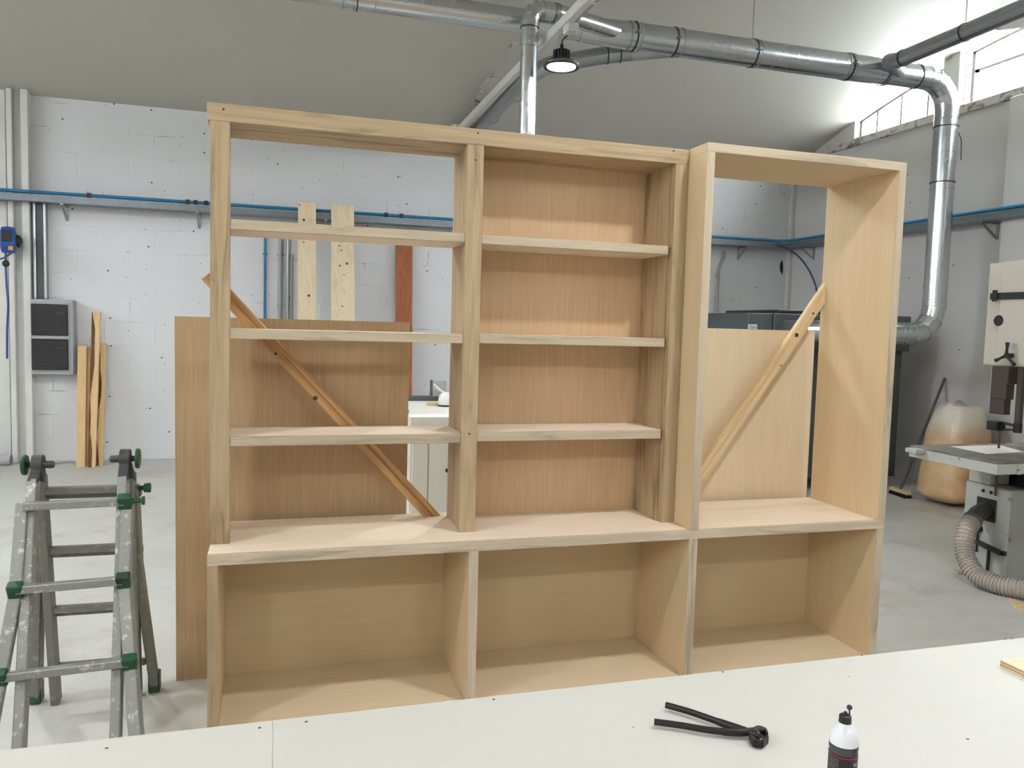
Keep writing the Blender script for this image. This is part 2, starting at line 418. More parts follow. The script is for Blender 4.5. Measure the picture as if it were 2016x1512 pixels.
# windows: steel frame, glazing bars, panes
FRAME = plain('old_steel_frame', srgb(150, 138, 132), 0.6)
zt = lambda y: ceil_z(y) - .005
def window(n_, XW, y0, y1, many, where):
    w = thing('window_%d' % n_, (XW, (y0 + y1) / 2, SILL), 'clerestory window strip under the vault in the %s' % where, None); w['kind'] = 'structure'
    fr = MB(); n = 10; yy = [y0 + (y1 - y0) * i / n for i in range(n + 1)]
    top = [(XW, y, zt(y)) for y in yy]
    for i in range(n): fr.bar(top[i], top[i + 1], .04, .03)
    fr.bar((XW, y0, SILL + .015), (XW, y1, SILL + .015), .04, .03)
    fr.bar((XW, y0 + .015, SILL), (XW, y0 + .015, zt(y0 + .03)), .03, .04, (1, 0, 0)); fr.bar((XW, y1 - .015, SILL), (XW, y1 - .015, zt(y1 - .015)), .03, .04, (1, 0, 0))
    fr.build('window_frame', FRAME, w)
    nb = max(2, round((y1 - y0) / .42)); cuts = [y0 + (y1 - y0) * i / nb for i in range(nb + 1)]
    bars = ([PX(XW, x_, y_).y for (x_, y_) in ((1829, 205), (1776, 222), (1729, 240))] if many else [(y0 + y1) / 2])
    for y in bars: MB().bar((XW, y, SILL), (XW, y, zt(y)), .026, .03, (1, 0, 0)).build('glazing_bar', FRAME, w)
    ztr = SILL + .34; yb = y1
    while zt(yb) < ztr + (.20 if many else .02): yb -= .05
    MB().bar((XW, y0, ztr), (XW, yb, ztr), .03, .026).build('glazing_bar', FRAME, w)
    cols = [y0] + bars + [y1]
    for i in range(len(cols) - 1):
        a_, c_ = cols[i] + .012, cols[i + 1] - .012
        if min(zt(a_), zt(c_)) < ztr + .04:
            MB().prism([(XW, a_, SILL + .02), (XW, c_, SILL + .02), (XW, c_, zt(c_) - .015), (XW, a_, zt(a_) - .015)], (.004, 0, 0)).build('pane', GLASS, w)
        else:
            MB().box(XW, XW + .004, a_, c_, SILL + .02, ztr - .01).build('pane', GLASS, w)
            MB().prism([(XW, a_, ztr + .01), (XW, c_, ztr + .01), (XW, c_, zt(c_) - .015), (XW, a_, zt(a_) - .015)], (.004, 0, 0)).build('pane', GLASS, w)
for k, (y0, y1) in enumerate(OPEN):
    window(k + 1, X_RIGHT + .1, y0, y1, k == 0, 'right'); window(k + 6, X_LEFT - .1, y0, y1, False, 'left')  # left windows are unseen, added to give the room soft daylight
# flaking sill ledge below the windows, pier between them, pilasters
m = MB(); m.box(X_RIGHT - .03, X_RIGHT + .05, -7.9, 5.75, SILL - .09, SILL, .006); tag(m.build('trim_1', FLAKE), 'flaking window sill ledge on the right wall', kind='structure')
m = MB(); m.box(X_RIGHT - .05, X_RIGHT + .02, 3.67, 3.91, SILL, ceil_z(3.9) + .03, .006); m.box(X_RIGHT - .075, X_RIGHT - .045, 3.67, 3.78, SILL, ceil_z(3.7) + .02, .004)
tag(m.build('trim_2', WHITE), 'white pier between the windows', kind='structure')
m = MB(); m.box(X_RIGHT - .11, X_RIGHT + .02, 2.62, 3.02, 0, SILL - .1, .006); tag(m.build('trim_3', WALL_R), 'white pilaster on the right wall', kind='structure')
m = MB()
for (a_, b_, dd) in ((-30, 12, .05), (17, 28, .11), (28, 46, .045), (46, 60, .12)):
    xa, xb = PY(6.33, a_, 500).x, PY(6.33, b_, 500).x; m.box(xa, xb, Y_BACK - dd, Y_BACK + .01, 0, 3.83, .004)
tag(m.build('trim_4', WHITE), 'white boxed pilaster beside the electrical cabinet', kind='structure')
xa, xb = PY(6.38, 1553, 500).x, X_RIGHT
m = MB(); m.box(xa, xb, Y_BACK - .06, Y_BACK + .01, 0, 3.8, .008); tag(m.build('trim_5', WALL_R), 'narrow white corner pilaster', kind='structure')
# tie beam under the vault, carrying the lamp
tb = thing('tie_beam', (2.2, 2.2, 3.70), 'slim white tie beam under the vault carrying the lamp', 'beam')
MB().box(2.17, 2.23, -2.0, Y_BACK - .01, 3.70, 3.77, .006).build('beam', WHITE, tb)
MB().bar((2.24, -2.0, 3.715), (2.24, 2.35, 3.715), .022, .022).build('conduit', CONDUIT, tb)
for y in (-.4, .5, 1.4, 2.0): MB().bar((2.24, y - .015, 3.715), (2.24, y + .015, 3.715), .03, .03).build('conduit_clip', WHITE, tb)
m = MB().box(2.185, 2.265, 2.35, 2.46, 3.645, 3.705, .006); m.build('junction_box', WHITE, tb)
m = MB(); m.tube([(2.2, 6.0, 3.73), (2.2, 6.42, 3.72)], .11, 12); 
tag(m.build('trim_6', FLAKE, smooth=40), 'flaking plaster patch where the beam meets the wall', kind='structure')
fl = MB()
for i, (x, y, r) in enumerate(((968, 148, .05), (958, 165, .10), (950, 182, .07), (944, 198, .11), (938, 214, .09), (934, 230, .07), (952, 205, .05), (1010, 90, .06))):
    d = _ray(x, y); t_ = 4.0
    while (CAM + d * t_).z < ceil_z(min((CAM + d * t_).y, Y_BACK - .01)): t_ += .01
    c = CAM + d * t_; n = 9
    P_ = []
    for k in range(n):
        a = 2 * math.pi * k / n; rr = r * (.55 + .6 * random.random()); yy = c.y + math.sin(a) * rr * 1.6
        P_.append((c.x + math.cos(a) * rr * .6, yy, ceil_z(min(yy, Y_BACK - .01)) - .012))
    fl.prism(P_, (0, 0, .012))
tag(fl.build('trim_8', FLAKE), 'cracked plaster patches on the vault beside the tie beam', kind='structure')
h_ = [PY(Y_BACK - .0025, x, y) for (x, y) in ((1537, 516), (1541, 512), (1542, 530), (1540, 542), (1536, 534), (1535, 524))]
MB().prism(h_, (0, .0015, 0)).build('broken_hole', BLACK, wb)
# loose patch of peeling plaster below the vault, upper right
m = MB(); P0 = PX(6.6, 1955, 45); 
pts_ = [PX(6.62, x, y) for (x, y) in ((1953, 56), (1962, 44), (1980, 33), (2000, 22), (2040, 8), (2060, 50), (2040, 57), (2010, 55), (1985, 58), (1966, 60))]
m.prism(pts_, (.012, 0, .004)); tag(m.build('trim_7', FLAKE), 'peeling plaster flake hanging by the windows', kind='structure')

# ================================================================== LAMPS
FIN = plain('black_heat_sink', srgb(42, 42, 46), 0.5)
RIM = plain('grey_lamp_rim', srgb(92, 98, 94), 0.3, 0.6)
def lamp(x, y, z, top, label, lean=0.0):
    t = thing('high_bay_lamp', (x, y, z), label, 'lamp', 'high bay lamps')
    MB().lathe([(.128, .012), (.130, .022), (.122, .034), (.075, .052), (.058, .058)], (x, y, z), n=32).build('reflector', RIM, t, smooth=40)
    MB().lathe([(.126, .0), (.131, .012), (.126, .020), (.102, .010), (.102, .0)], (x, y, z), n=32, cap=False).build('rim', FIN, t, smooth=40)
    m = MB().lathe([(.045, .056), (.045, .125), (.03, .13)], (x, y, z), n=20)
    for i in range(16):
        a = 2 * math.pi * i / 16; c, s = math.cos(a), math.sin(a)
        m.bar((x + c * .04, y + s * .04, z + .09), (x + c * .062, y + s * .062, z + .09), .006, .062)
    m.build('heat_sink', FIN, t)
    MB().lathe([(.103, .006), (.103, .010)], (x, y, z), n=32).build('lens', LENS, t)
    MB().lathe([(.014, .128), (.014, .16), (.008, .17)], (x, y, z), n=12).build('cable_gland', BLACK, t, smooth=40)
    MB().tube(path([(x, y, z + .165), (x + lean * .3, y + .005, z + .2), (x + lean, y - .03, top)], 6), .006, 8).build('cable', BLACK, t, smooth=60)
    ld = bpy.data.lights.new('lamp_light', 'AREA'); ld.shape = 'DISK'; ld.size = .2; ld.energy = LAMP_W; ld.color = (0.97, 0.985, 1.0)
    lo = bpy.data.objects.new('lamp_light', ld); COL.objects.link(lo); lo.parent = t; lo.location = (0, 0, -.002)
    return t
LZ = 3.66
pl = PX(2.2, 1105, 134)
lamp(pl.x, pl.y, pl.z, 3.65, 'round lit high bay lamp hanging under the tie beam beside the ducts', .025)
lamp(2.3, -1.4, LZ, ceil_z(-1.4) - .002, 'lit high bay lamp hanging above the front right of the bookcase')
lamp(-1.95, -1.4, LZ, ceil_z(-1.4) - .002, 'lit high bay lamp hanging above the ladder side, near the bench')
lamp(-1.95, 2.5, LZ, ceil_z(2.5) - .002, 'lit high bay lamp hanging between ladder and back wall')
lamp(2.3, -5.2, LZ, ceil_z(-5.2) - .002, 'lit high bay lamp hanging behind the bench, right one')
lamp(-1.95, -5.2, LZ, ceil_z(-5.2) - .002, 'lit high bay lamp hanging behind the bench, left one')
lamp(-5.6, 2.5, LZ, ceil_z(2.5) - .002, 'unseen high bay lamp added for ambient light by the left wall, near the back')  # this left column of lamps is unseen, added to raise the ambient light
lamp(-5.6, -1.4, LZ, ceil_z(-1.4) - .002, 'unseen high bay lamp added for ambient light by the left wall, near the bench')
lamp(-5.6, -5.2, LZ, ceil_z(-5.2) - .002, 'unseen high bay lamp added for ambient light by the left wall, behind the bench')

# ================================================================== THE BOOKCASE
ZC = 0.705
# base cabinet
BV = .0015
bc = thing('base_cabinet', (1.5, .25, 0), 'low open wooden base cabinet with three bays on the floor', 'cabinet')
UPR = [(0, .0362), (.986, 1.0245), (1.973, 2.013), (2.9625, 3.0)]
for i, (a_, c_) in enumerate(UPR):
    o = MB().box(a_, c_, .006, .505, 0, ZC - .04, BV).build('upright', PLY[2], bc)
    MB().box(a_, c_, 0, .006, 0, ZC - .04, .001).build('edge_strip', GREY[2] if i else POP[2], o)
for i in range(3):
    x0, x1 = UPR[i][1], UPR[i + 1][0]
    MB().box(x0, x1, .008, .489, 0, .04, BV).build('bottom_panel', PLYL_[0], bc)
    MB().box(x0, x1, .489, .503, 0.0, ZC - .04).build('back_panel', PLY[0], bc)
# counter
ct = thing('countertop', (1.5, .25, ZC - .04), 'long pale wooden counter board lying across the base cabinet', 'countertop')
MB().box(0, 3.0, .02, .512, ZC - .04, ZC, .0008).build('board', PALE[0], ct)
MB().box(0, 3.0, 0, .02, ZC - .04, ZC, .001).build('front_edging', GREY[0], ct)
# bookcase of two bays
bk = thing('bookcase', (.98, .3, ZC), 'tall two-bay wooden bookcase standing on the counter, right bay backed', 'bookcase')
F1, FD = .1486, .19
ZR, ZB = ZC + 1.5935, ZC + 1.6587
MB().box(-.010, 1.9740, F1, .43, ZR, ZB, BV).build('top_board', POP[0], bk)
MB().box(0, .07, F1, FD, ZC, ZR, BV).build('post', POP[2], bk)
MB().box(.975, 1.044, F1, FD, ZC, ZR, BV).build('post', POP[2], bk)
MB().box(1.9112, 1.9740, F1, FD, ZC, ZR, BV).build('post', POP[2], bk)
MB().box(0, .035, FD, .43, ZC, ZR, BV).build('side_panel', POP[2], bk)
MB().box(.984, 1.02, FD, .43, ZC, ZR, BV).build('side_panel', POP[2], bk)
MB().box(1.902, 1.938, FD, .43, ZC, ZR, BV).build('side_panel', POP[2], bk)
MB().box(.985, 1.935, .430, .444, ZC, ZB - .01).build('back_panel', PLYV[2], bk)
FS, TS = .1526, .0373
def shelf(x0, x1, z):
    o = MB().box(x0, x1, FS + .0205, .428, ZC + z - TS, ZC + z, .0008).build('shelf', PALE[0], bk)
    MB().box(max(x0, .0705) if x0 < .5 else 1.0445, .9745 if x0 < .5 else 1.892, FS, FS + .02, ZC + z - TS, ZC + z, BV).build('edging', POPE[0], o)
for z in (1.2386, .8275, .4147): shelf(.036, .983, z)
for z in (1.237, .8294, .4194): shelf(1.021, 1.901, z)
# diagonal brace nailed across the open back of the left bay
def slanted_board(name, p, q, w, t, mat, parent, knots=(), cuts=()):
    """board from p to q in a plane of constant Y, built along local X and turned; cuts: world planes (point, normal) that trim it"""
    p, q = Vector(p), Vector(q); L = (q - p).length; ang = math.atan2(q.z - p.z, q.x - p.x)
    m = MB(); prof = [(-.5, 1), (.5, 1), (.5, .22), (.44, 0), (.12, 0), (.08, .12), (.04, 0), (-.46, 0), (-.5, .2)]
    m.prism([(0, c * t, a * w) for a, c in prof], (L, 0, 0))
    rot = Matrix.Rotation(-ang, 3, 'Y').transposed()
    for (co, no) in cuts:
        g = m.bm.verts[:] + m.bm.edges[:] + m.bm.faces[:]
        bmesh.ops.bisect_plane(m.bm, geom=g, plane_co=rot @ (Vector(co) - p), plane_no=rot @ Vector(no), clear_outer=True)
        bmesh.ops.holes_fill(m.bm, edges=[e for e in m.bm.edges if e.is_boundary])
    o = link(name, m.mesh(name, mat), parent, p - origin(parent)); o.rotation_euler = (0, -ang, 0)
    for (s, a, r) in knots:
        k = MB().lathe([(r, 0), (r * .9, .0015)], (s * L, -.0015, a * w), (0, 1, 0), 12).mesh('knot', KNOT); link('knot', k, o)
    return o
KNOT = plain('dark_knot', srgb(84, 48, 24), 0.6)
YBR = .446
_a, _b, _w = PY(YBR, 408, 541), PY(YBR, 842, 1007), .060
slanted_board('diagonal_brace', _a, _b + (_b - _a) * .06, _w, .028, PINE[0], bk, ((.285, -.25, .006), (.455, -.36, .010)), (((0, 0, ZC + .0008), (0, 0, -1)),))
# tall unit standing on the right part of the counter
tu = thing('tall_unit', (2.49, .25, ZC), 'tall narrow open wooden frame unit on the right of the counter', 'cabinet')
ZT, TT, DT = ZC + 1.6606, .0376, .498
XT = 1.9746
MB().box(XT, XT + TT, 0, DT, ZC, ZT - TT, BV).build('side_panel', PLY[2], tu)
MB().box(3.0 - TT, 3.0, 0, DT, ZC, ZT - TT, BV).build('side_panel', PLY[2], tu)
MB().box(XT, 3.0, 0, DT, ZT - TT, ZT, BV).build('top_board', PLY[0], tu)
for o_, mm in (((XT, XT + TT), POP[2]), ((3.0 - TT, 3.0), POP[2])):
    MB().box(o_[0], o_[1], -.003, -.0002, ZC, ZT - TT).build('edge_strip', POPE[2], tu)
MB().box(XT, 3.0, -.003, -.0002, ZT - TT, ZT).build('edge_strip', POPE[0], tu)
slanted_board('diagonal_brace', (2.08, .465, .55), (3.02, .465, 1.866), .062, .028, PALEPINE[0], tu, ((.77, .05, .011), (.66, -.32, .004), (.86, -.1, .006)), (((2.9615, 0, 0), (1, 0, 0)), ((0, 0, ZC + .0008), (0, 0, -1)), ((XT + TT + .001, 0, 0), (-1, 0, 0))))
# nail heads on the fronts
for (px, py, yv, par) in ((440, 215, F1, bk), (941, 262, F1, bk), (1326, 297, F1, bk), (936, 315, F1, bk), (924, 854, F1, bk)):
    p = PY(yv, px, py); MB().lathe([(.0045, 0), (.004, .001)], p + Vector((0, -.001, 0)), (0, 1, 0), 8).build('nail_hole', KNOT, par)

# sheets of board standing on the floor behind
def sheet(name, x0, x1, ylow, ytop, h, t, label, mat):
    th = thing(name, ((x0 + x1) / 2, ylow + t / 2, 0), label, 'board')
    m = MB(); m.prism([(x0, ylow, 0), (x1, ylow, 0), (x1, ytop, h), (x0, ytop, h)], (0, t, 0)); m.build('panel', mat[2], th)
    m = MB(); e = .004; m.prism([(x1, ylow, 0), (x1, ylow + t, 0), (x1, ytop + t, h), (x1, ytop, h)], (.0015, 0, 0)); m.build('edge', PALEPINE[2], th)
    return th
sheet('veneered_board', -.168, .818, .562, .553, 1.575, .019, 'brown veneered board standing behind the left bay of the bookcase', VENB)
sheet('plywood_board', 1.99, 2.984, .556, .562, 1.588, .018, 'pale plywood board standing behind the tall open unit', PLYL_)

# ================================================================== WORKBENCH
ZBN = 0.70
wbn = thing('workbench', (.9, -1.95, 0), 'long white topped workbench in the foreground', 'workbench')
YE = PZ(ZBN, 1008, 1366).y
xs_ = PZ(ZBN, 537, 1430).x
MB().box(-1.4, xs_ - .0006, -2.60, YE, ZBN - .03, ZBN, .001).build('top_board', BENCH, wbn)
MB().box(xs_ + .0006, 3.3, -2.60, YE, ZBN - .03, ZBN, .001).build('top_board', BENCH, wbn)
for y in (YE - .15, -2.45): MB().box(-1.3, 3.2, y - .02, y + .02, ZBN - .15, ZBN - .03, BV).build('rail', PALEPINE[0], wbn)
for x in (-1.2, .95, 3.1):
    for y in (YE - .15, -2.45): MB().box(x - .035, x + .035, y - .055 if y < -2 else y + .02, y - .02 if y < -2 else y + .055, 0, ZBN - .031, BV).build('leg', PALEPINE[2], wbn)
SCREW = plain('dark_screw', srgb(96, 92, 84), 0.5, 0.4)
for (x, y) in ((210, 1473), (511, 1433), (603, 1421), (972, 1377), (1423, 1323), (1697, 1290), (1993, 1257), (1979, 1258), (1905, 1455), (1247, 1432), (1672, 1332)):
    p = PZ(ZBN, x, y); r = .0035 if (x, y) not in ((1979, 1258), (1247, 1432), (1672, 1332)) else .0018
    MB().lathe([(r, -.001), (r, .0004)], p, n=10).build('screw', SCREW, wbn)

# pincers
TOOL = plain('blackened_steel', srgb(34, 30, 28), 0.42, 0.3)
def B(x, y, h=0.0): p = PZ(ZBN + h, x, y); return p
pc = thing('pincers', PZ(ZBN, 1460, 1445), 'black steel pincers lying open on the workbench', 'pincers')
hh = .012
MB().tube(path([B(1311, 1388, hh), B(1360, 1402, hh), B(1420, 1423, hh), B(1470, 1440, hh + .001), B(1496, 1450, hh + .002)], 6), [.0065] * 12 + [.0075] * 12 + [.006], 10, ell=((0, 0, 1), 1.15)).build('handle', TOOL, pc, smooth=50)
MB().tube(path([B(1288, 1421, hh), B(1340, 1428, hh), B(1400, 1438, hh), B(1450, 1442, hh + .001), B(1482, 1440, hh + .002), B(1502, 1436, hh + .003)], 6), [.0065] * 15 + [.0075] * 15 + [.006], 10, ell=((0, 0, 1), 1.15)).build('handle', TOOL, pc, smooth=50)
pv_ = B(1485, 1443, .012)
MB().lathe([(.009, -.010), (.010, -.004), (.010, .005), (.006, .007), (.006, .009), (.003, .010)], pv_, n=16).build('pivot', TOOL, pc, smooth=40)
def jaw(a, m_, e, tip):
    q = MB(); P = path([a, m_, e], 6)
    for i in range(len(P) - 1): q.bar(P[i], P[i + 1] + (P[i + 1] - P[i]) * .15, .009, .016 - .003 * abs(i - 6) / 6)
    q.bar(e, tip, .005, .016); return q.build('jaw', TOOL, pc)
jaw(B(1480, 1444, .010), B(1493, 1437, .010), B(1506, 1440, .010), B(1510, 1449, .010))
jaw(B(1478, 1450, .010), B(1486, 1462, .010), B(1500, 1465, .010), B(1511, 1455, .010))

# glue bottle
gp = PZ(ZBN + .2, 1665, 1398); gx, gy = gp.x, gp.y
gb = thing('glue_bottle', (gx, gy, ZBN), 'white glue bottle with black cap and dark label on the workbench', 'bottle')
R_ = .0246
PLASTIC = plain('white_bottle_plastic', srgb(232, 234, 238), 0.3, var=0.02)
MB().lathe([(R_ * .92, 0), (R_, .004), (R_, .146), (R_ * .97, .154), (R_ * .85, .163), (R_ * .64, .170), (.012, .174), (.011, .178)], (gx, gy, ZBN), n=40).build('body', PLASTIC, gb, smooth=40)
cp = MB().lathe([(.0108, .174), (.0112, .175), (.0105, .190), (.0085, .1915), (.004, .192), (.003, .197), (.001, .198)], (gx, gy, ZBN), n=24).build('cap', BLACK, gb, smooth=35)
cdir = RT.copy(); cdir.z = 0; cdir.normalize()
q0 = Vector((gx, gy, ZBN + .191)) + cdir * .007
MB().tube(path([q0, q0 + Vector((0, 0, .006)), q0 + Vector((0, 0, .012)) - cdir * .001], 4), .0014, 8).build('cap_strap', BLACK, cp)
MB().lathe([(.0045, 0), (.005, .003), (.0045, .0045)], q0 + Vector((0, 0, .014)) - cdir * .0005, (CAM - q0).normalized(), 14).build('stopper', BLACK, cp, smooth=40)
LABEL = plain('black_label', srgb(26, 25, 26), 0.4); LGREY = plain('grey_label_print', srgb(112, 112, 112), 0.45); LRED = plain('red_label_print', srgb(150, 34, 40), 0.4); LWHITE = plain('white_label_print', srgb(222, 222, 220), 0.45); LTAN = plain('tan_label_print', srgb(214, 172, 112), 0.45); LDK = plain('charcoal_label_print', srgb(62, 62, 64), 0.45)
toC = CAM - Vector((gx, gy, ZBN)); A0 = math.atan2(toC.y, toC.x)          # the side of the bottle that faces the bench's front
def curved(a0, a1, z0, z1, dr, mat, name, parent, n=None, slant=0.0):
    n = n or max(2, int(abs(a1 - a0) / .12)); m = MB(); r = R_ + dr
    P = []
    for i in range(n + 1):
        a = A0 + a0 + (a1 - a0) * i / n; sl = slant * i / n
        P.append([(gx + rr * math.cos(a), gy + rr * math.sin(a), ZBN + z + sl) for rr in (r - .0003, r) for z in (z0 + .012, z1 + .012)])
    V = [[m.bm.verts.new(q) for q in row] for row in P]
    for i in range(n):
        for (j, k) in ((2, 3), (0, 1), (0, 2), (1, 3)): m.bm.faces.new((V[i][j], V[i + 1][j], V[i + 1][k], V[i][k]))
    for row in (V[0], V[-1]): m.bm.faces.new((row[0], row[1], row[3], row[2]))
    return m.build(name, mat, parent, smooth=40)
lb = curved(-math.pi, math.pi, .015, .128, .0004, LABEL, 'label', gb, 48)
curved(-2.0, 2.0, .1085, .1105, .0007, LRED, 'red_line', lb)
curved(-1.25, .7, .1135, .127, .0006, LDK, 'pattern_band', lb)
for i in range(14):
    a = -.85 + i * .1; curved(a, a + .12, .1135, .1142, .0008, LGREY, 'pattern_stripe', lb, 3, slant=.0125)
curved(-1.45, -1.15, .116, .121, .0008, LWHITE, 'logo', lb)
curved(1.25, 1.55, .115, .122, .0008, LWHITE, 'logo', lb)
for i in range(5): curved(-.95, -.25 - .04 * (i % 2), .1035 - i * .0042, .1049 - i * .0042, .0008, LGREY, 'print_line', lb)
curved(-.9, -.35, .0775, .0800, .0008, LWHITE, 'print_line', lb); curved(-.95, -.3, .0735, .0757, .0008, LWHITE, 'print_line', lb)
curved(-1.0, -.3, .050, .068, .0007, LDK, 'print_block', lb)
curved(.42, 1.6, .030, .0775, .0007, LWHITE, 'picture', lb); curved(.5, 1.0, .032, .070, .0009, LTAN, 'picture_figure', lb)
curved(-2.0, -.6, .030, .046, .0008, LRED, 'red_block', lb)
def text_mesh(s, size):
    cu = bpy.data.curves.new('t', 'FONT'); cu.body = s; cu.size = size; cu.align_x = 'LEFT'; cu.resolution_u = 3
    ob_ = bpy.data.objects.new('t', cu); COL.objects.link(ob_)
    dg = bpy.context.evaluated_depsgraph_get(); me = bpy.data.meshes.new_from_object(ob_.evaluated_get(dg))
    bpy.data.objects.remove(ob_); bpy.data.curves.remove(cu); return me
def bottle_text(s, size, a0, z):
    me = text_mesh(s, size); o = origin(lb)
    for v in me.vertices:
        a = A0 + a0 + v.co.x / R_; v.co = Vector((gx + (R_ + .0011) * math.cos(a), gy + (R_ + .0011) * math.sin(a), ZBN + z + .012 + v.co.y)) - o
    me.materials.clear(); me.materials.append(LWHITE); return link('lettering', me, lb)
bottle_text('VI', .0105, .75, .0945); bottle_text('EXTRA', .0072, .42, .0862); curved(.42, 1.3, .0810, .0830, .0008, LGREY, 'print_line', lb)

# offcut of plywood at the right end of the bench
a_, c_ = PZ(ZBN, 1969, 1312), PZ(ZBN, 2016, 1334)
d_ = (c_ - a_).normalized(); n_ = Vector((-d_.y, d_.x, 0))
if n_.y < 0: n_ = -n_
po = thing('plywood_offcut', a_, 'small plywood offcut lying at the right end of the bench', 'offcut')
PLYB = plain('ply_brown_layer', srgb(176, 132, 84), .6); PLYL = plain('ply_pale_layer', srgb(226, 202, 164), .6)
for i in range(5):
    z0 = .0005 + i * .0036; q = MB(); A_ = a_ + Vector((0, 0, z0))
    q.prism([A_, A_ + d_ * .16, A_ + d_ * .16 + n_ * .13, A_ + n_ * .13], (0, 0, .0036)); q.build('ply', SPRUCE[0] if i == 4 else (PLYL if i % 2 == 0 else PLYB), po)

# ================================================================== LADDER
HL = 1.06
def LP(x, y, Bf):
    d = _ray(x, y); k = Bf / HL; t = (Bf - k * CAM.z - CAM.y) / (d.y + k * d.z); return CAM + d * t
def ext(p, q, z):
    """the point of the line p-q at height z"""
    t = (z - p.z) / (q.z - p.z); return p + (q - p) * t
FB, RB = -.47, .47
ld = thing('folding_ladder', (-.42, 0, 0), 'paint-spattered aluminium folding ladder with green caps beside the bookcase', 'ladder')
nf = Vector((0, 1, -FB / HL)).normalized(); nr = Vector((0, 1, -RB / HL)).normalized()
SW, SD = .030, .052
def stile(p, q, mat, name='stile', w=SW, d=SD, up=nf): return MB().bar(p, q, w, d, up, .003).build(name, mat, ld)
# front: upper section (straight) and flared outer section
fl0, fl1 = LP(66, 945, FB), LP(38, 1476, FB); fr0, fr1 = LP(243, 940, FB), LP(228, 1452, FB)
flb, frb = ext(fl0, fl1, .03), ext(fr0, fr1, .03)
off = nf * -.012
stile(fl0, flb, ALU); stile(fr0, frb, ALU)
ol0, ol1, ol2 = LP(57, 985, FB), LP(45, 1150, FB), LP(17, 1320, FB); olb = ext(ol1, ol2, .0) + Vector((-.02, 0, 0)); olb = Vector((-.607, FB, 0.0))
or0, or1, or2 = LP(245, 985, FB), LP(240, 1137, FB), LP(254, 1300, FB); orb = Vector((-.158, FB, 0.0))
fo = Vector((0, -.014, -.006))
for (a0_, a1_, ab_) in ((ol0, ol1, olb), (or0, or1, orb)):
    sgn = -1 if a0_ is ol0 else 1
    sh = Vector((sgn * .012, 0, 0)) + fo
    stile(a0_ + sh, a1_ + sh, ALU, 'outer_stile', .036, .05); o = stile(a1_ + sh, ab_ + sh * .6 + Vector((0, 0, .03)), ALU, 'outer_stile', .036, .05)
    MB().bar(ab_ + sh * .6 + Vector((0, 0, .075)), ab_ + sh * .6 + Vector((0, 0, .004)), .044, .058, nf, .004).build('foot', GREEN, ld)
def rung(p, q, w, h, up, mat=ALU): return MB().bar(p, q, w, h, up, .003).build('rung', mat, ld)
def cap(p, d): return MB().bar(p - d * .022, p + d * .022, .05, .034, nf, .004).build('rung_cap', GREEN, ld)
fs = Vector((0, -.045, 0))
for i, (lx, ly, rx, ry) in enumerate(((60, 991, 243, 982), (47, 1152, 240, 1135), (17, 1321, 252, 1293))):
    p, q = LP(lx, ly, FB) + fs, LP(rx, ry, FB) + fs; d = (q - p).normalized()
    p -= d * .012; q += d * .012
    rung(p, q, .030, .026, (0, 0, 1))
    if i: cap(p, d)
    cap(q, d)
    if i == 0: MB().lathe([(.011, 0), (.008, .01), (.008, .03), (.015, .034), (.015, .042)], q + d * .02, d, 14).build('lock_knob', GREEN, ld, smooth=40)
for z in (.10, .37, .64, .86):
    p, q = ext(fl0, flb, z), ext(fr0, frb, z)
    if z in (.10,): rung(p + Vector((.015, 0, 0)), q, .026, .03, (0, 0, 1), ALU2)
# rear: upper section and flared outer section
rl0, rr0 = LP(80, 940, RB), LP(257, 935, RB)
rli, rri = Vector((-.607, RB - .01, .0)), Vector((-.305, RB - .01, .0))
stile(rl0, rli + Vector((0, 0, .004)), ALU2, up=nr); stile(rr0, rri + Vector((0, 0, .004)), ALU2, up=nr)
rs = Vector((0, .012, 0))
for (p0, p1, pf) in ((LP(73, 960, RB), LP(80, 1140, RB) + Vector((-.01, 0, 0)), Vector((-.683, RB, 0))), (LP(262, 960, RB), LP(268, 1110, RB) + Vector((.004, 0, 0)), Vector((-.243, RB, 0)))):
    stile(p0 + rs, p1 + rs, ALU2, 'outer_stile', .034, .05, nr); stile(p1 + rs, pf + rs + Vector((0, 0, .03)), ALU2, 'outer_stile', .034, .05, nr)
    MB().bar(pf + rs + Vector((0, 0, .085)), pf + rs + Vector((0, 0, .004)), .044, .058, nr, .004).build('foot', GREEN, ld)
for (y_, w_) in ((966, 1), (1083, 1), (1200, 1), (1312, 1)):
    pz = LP(100, y_, RB).z
    p, q = ext(rl0, rli, pz), ext(rr0, rri, pz)
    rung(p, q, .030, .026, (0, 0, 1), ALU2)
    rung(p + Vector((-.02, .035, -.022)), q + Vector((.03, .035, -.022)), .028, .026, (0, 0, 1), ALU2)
# hinges and knobs on the top
for (px, py, sgn) in ((75, 915, -1), (247, 903, 1)):
    c = PY(0, px, py)
    MB().lathe([(.034, -.016), (.034, .016)], c, (1, 0, 0), 20).build('hinge', HINGE, ld, smooth=40)
    e0, e1 = (fl0, rl0) if sgn < 0 else (fr0, rr0)
    MB().bar(c, e0 + (e0 - c) * .25, .032, .05, nf, .003).build('hinge_arm', HINGE, ld)
    MB().bar(c, e1 + (e1 - c) * .25, .028, .046, nr, .003).build('hinge_arm', HINGE, ld)
    MB().lathe([(.010, .014), (.010, .032), (.034, .034), (.036, .040), (.034, .046)], c, (sgn, 0, 0), 18).build('hinge_knob', GREEN, ld, smooth=40)
    MB().lathe([(.013, .014), (.013, .045), (.009, .05)], c, (-sgn, 0, 0), 14).build('hinge_pin', HINGE, ld, smooth=40)
kp = ext(rr0, rri, LP(265, 962, RB).z) + Vector((.02, .01, 0))
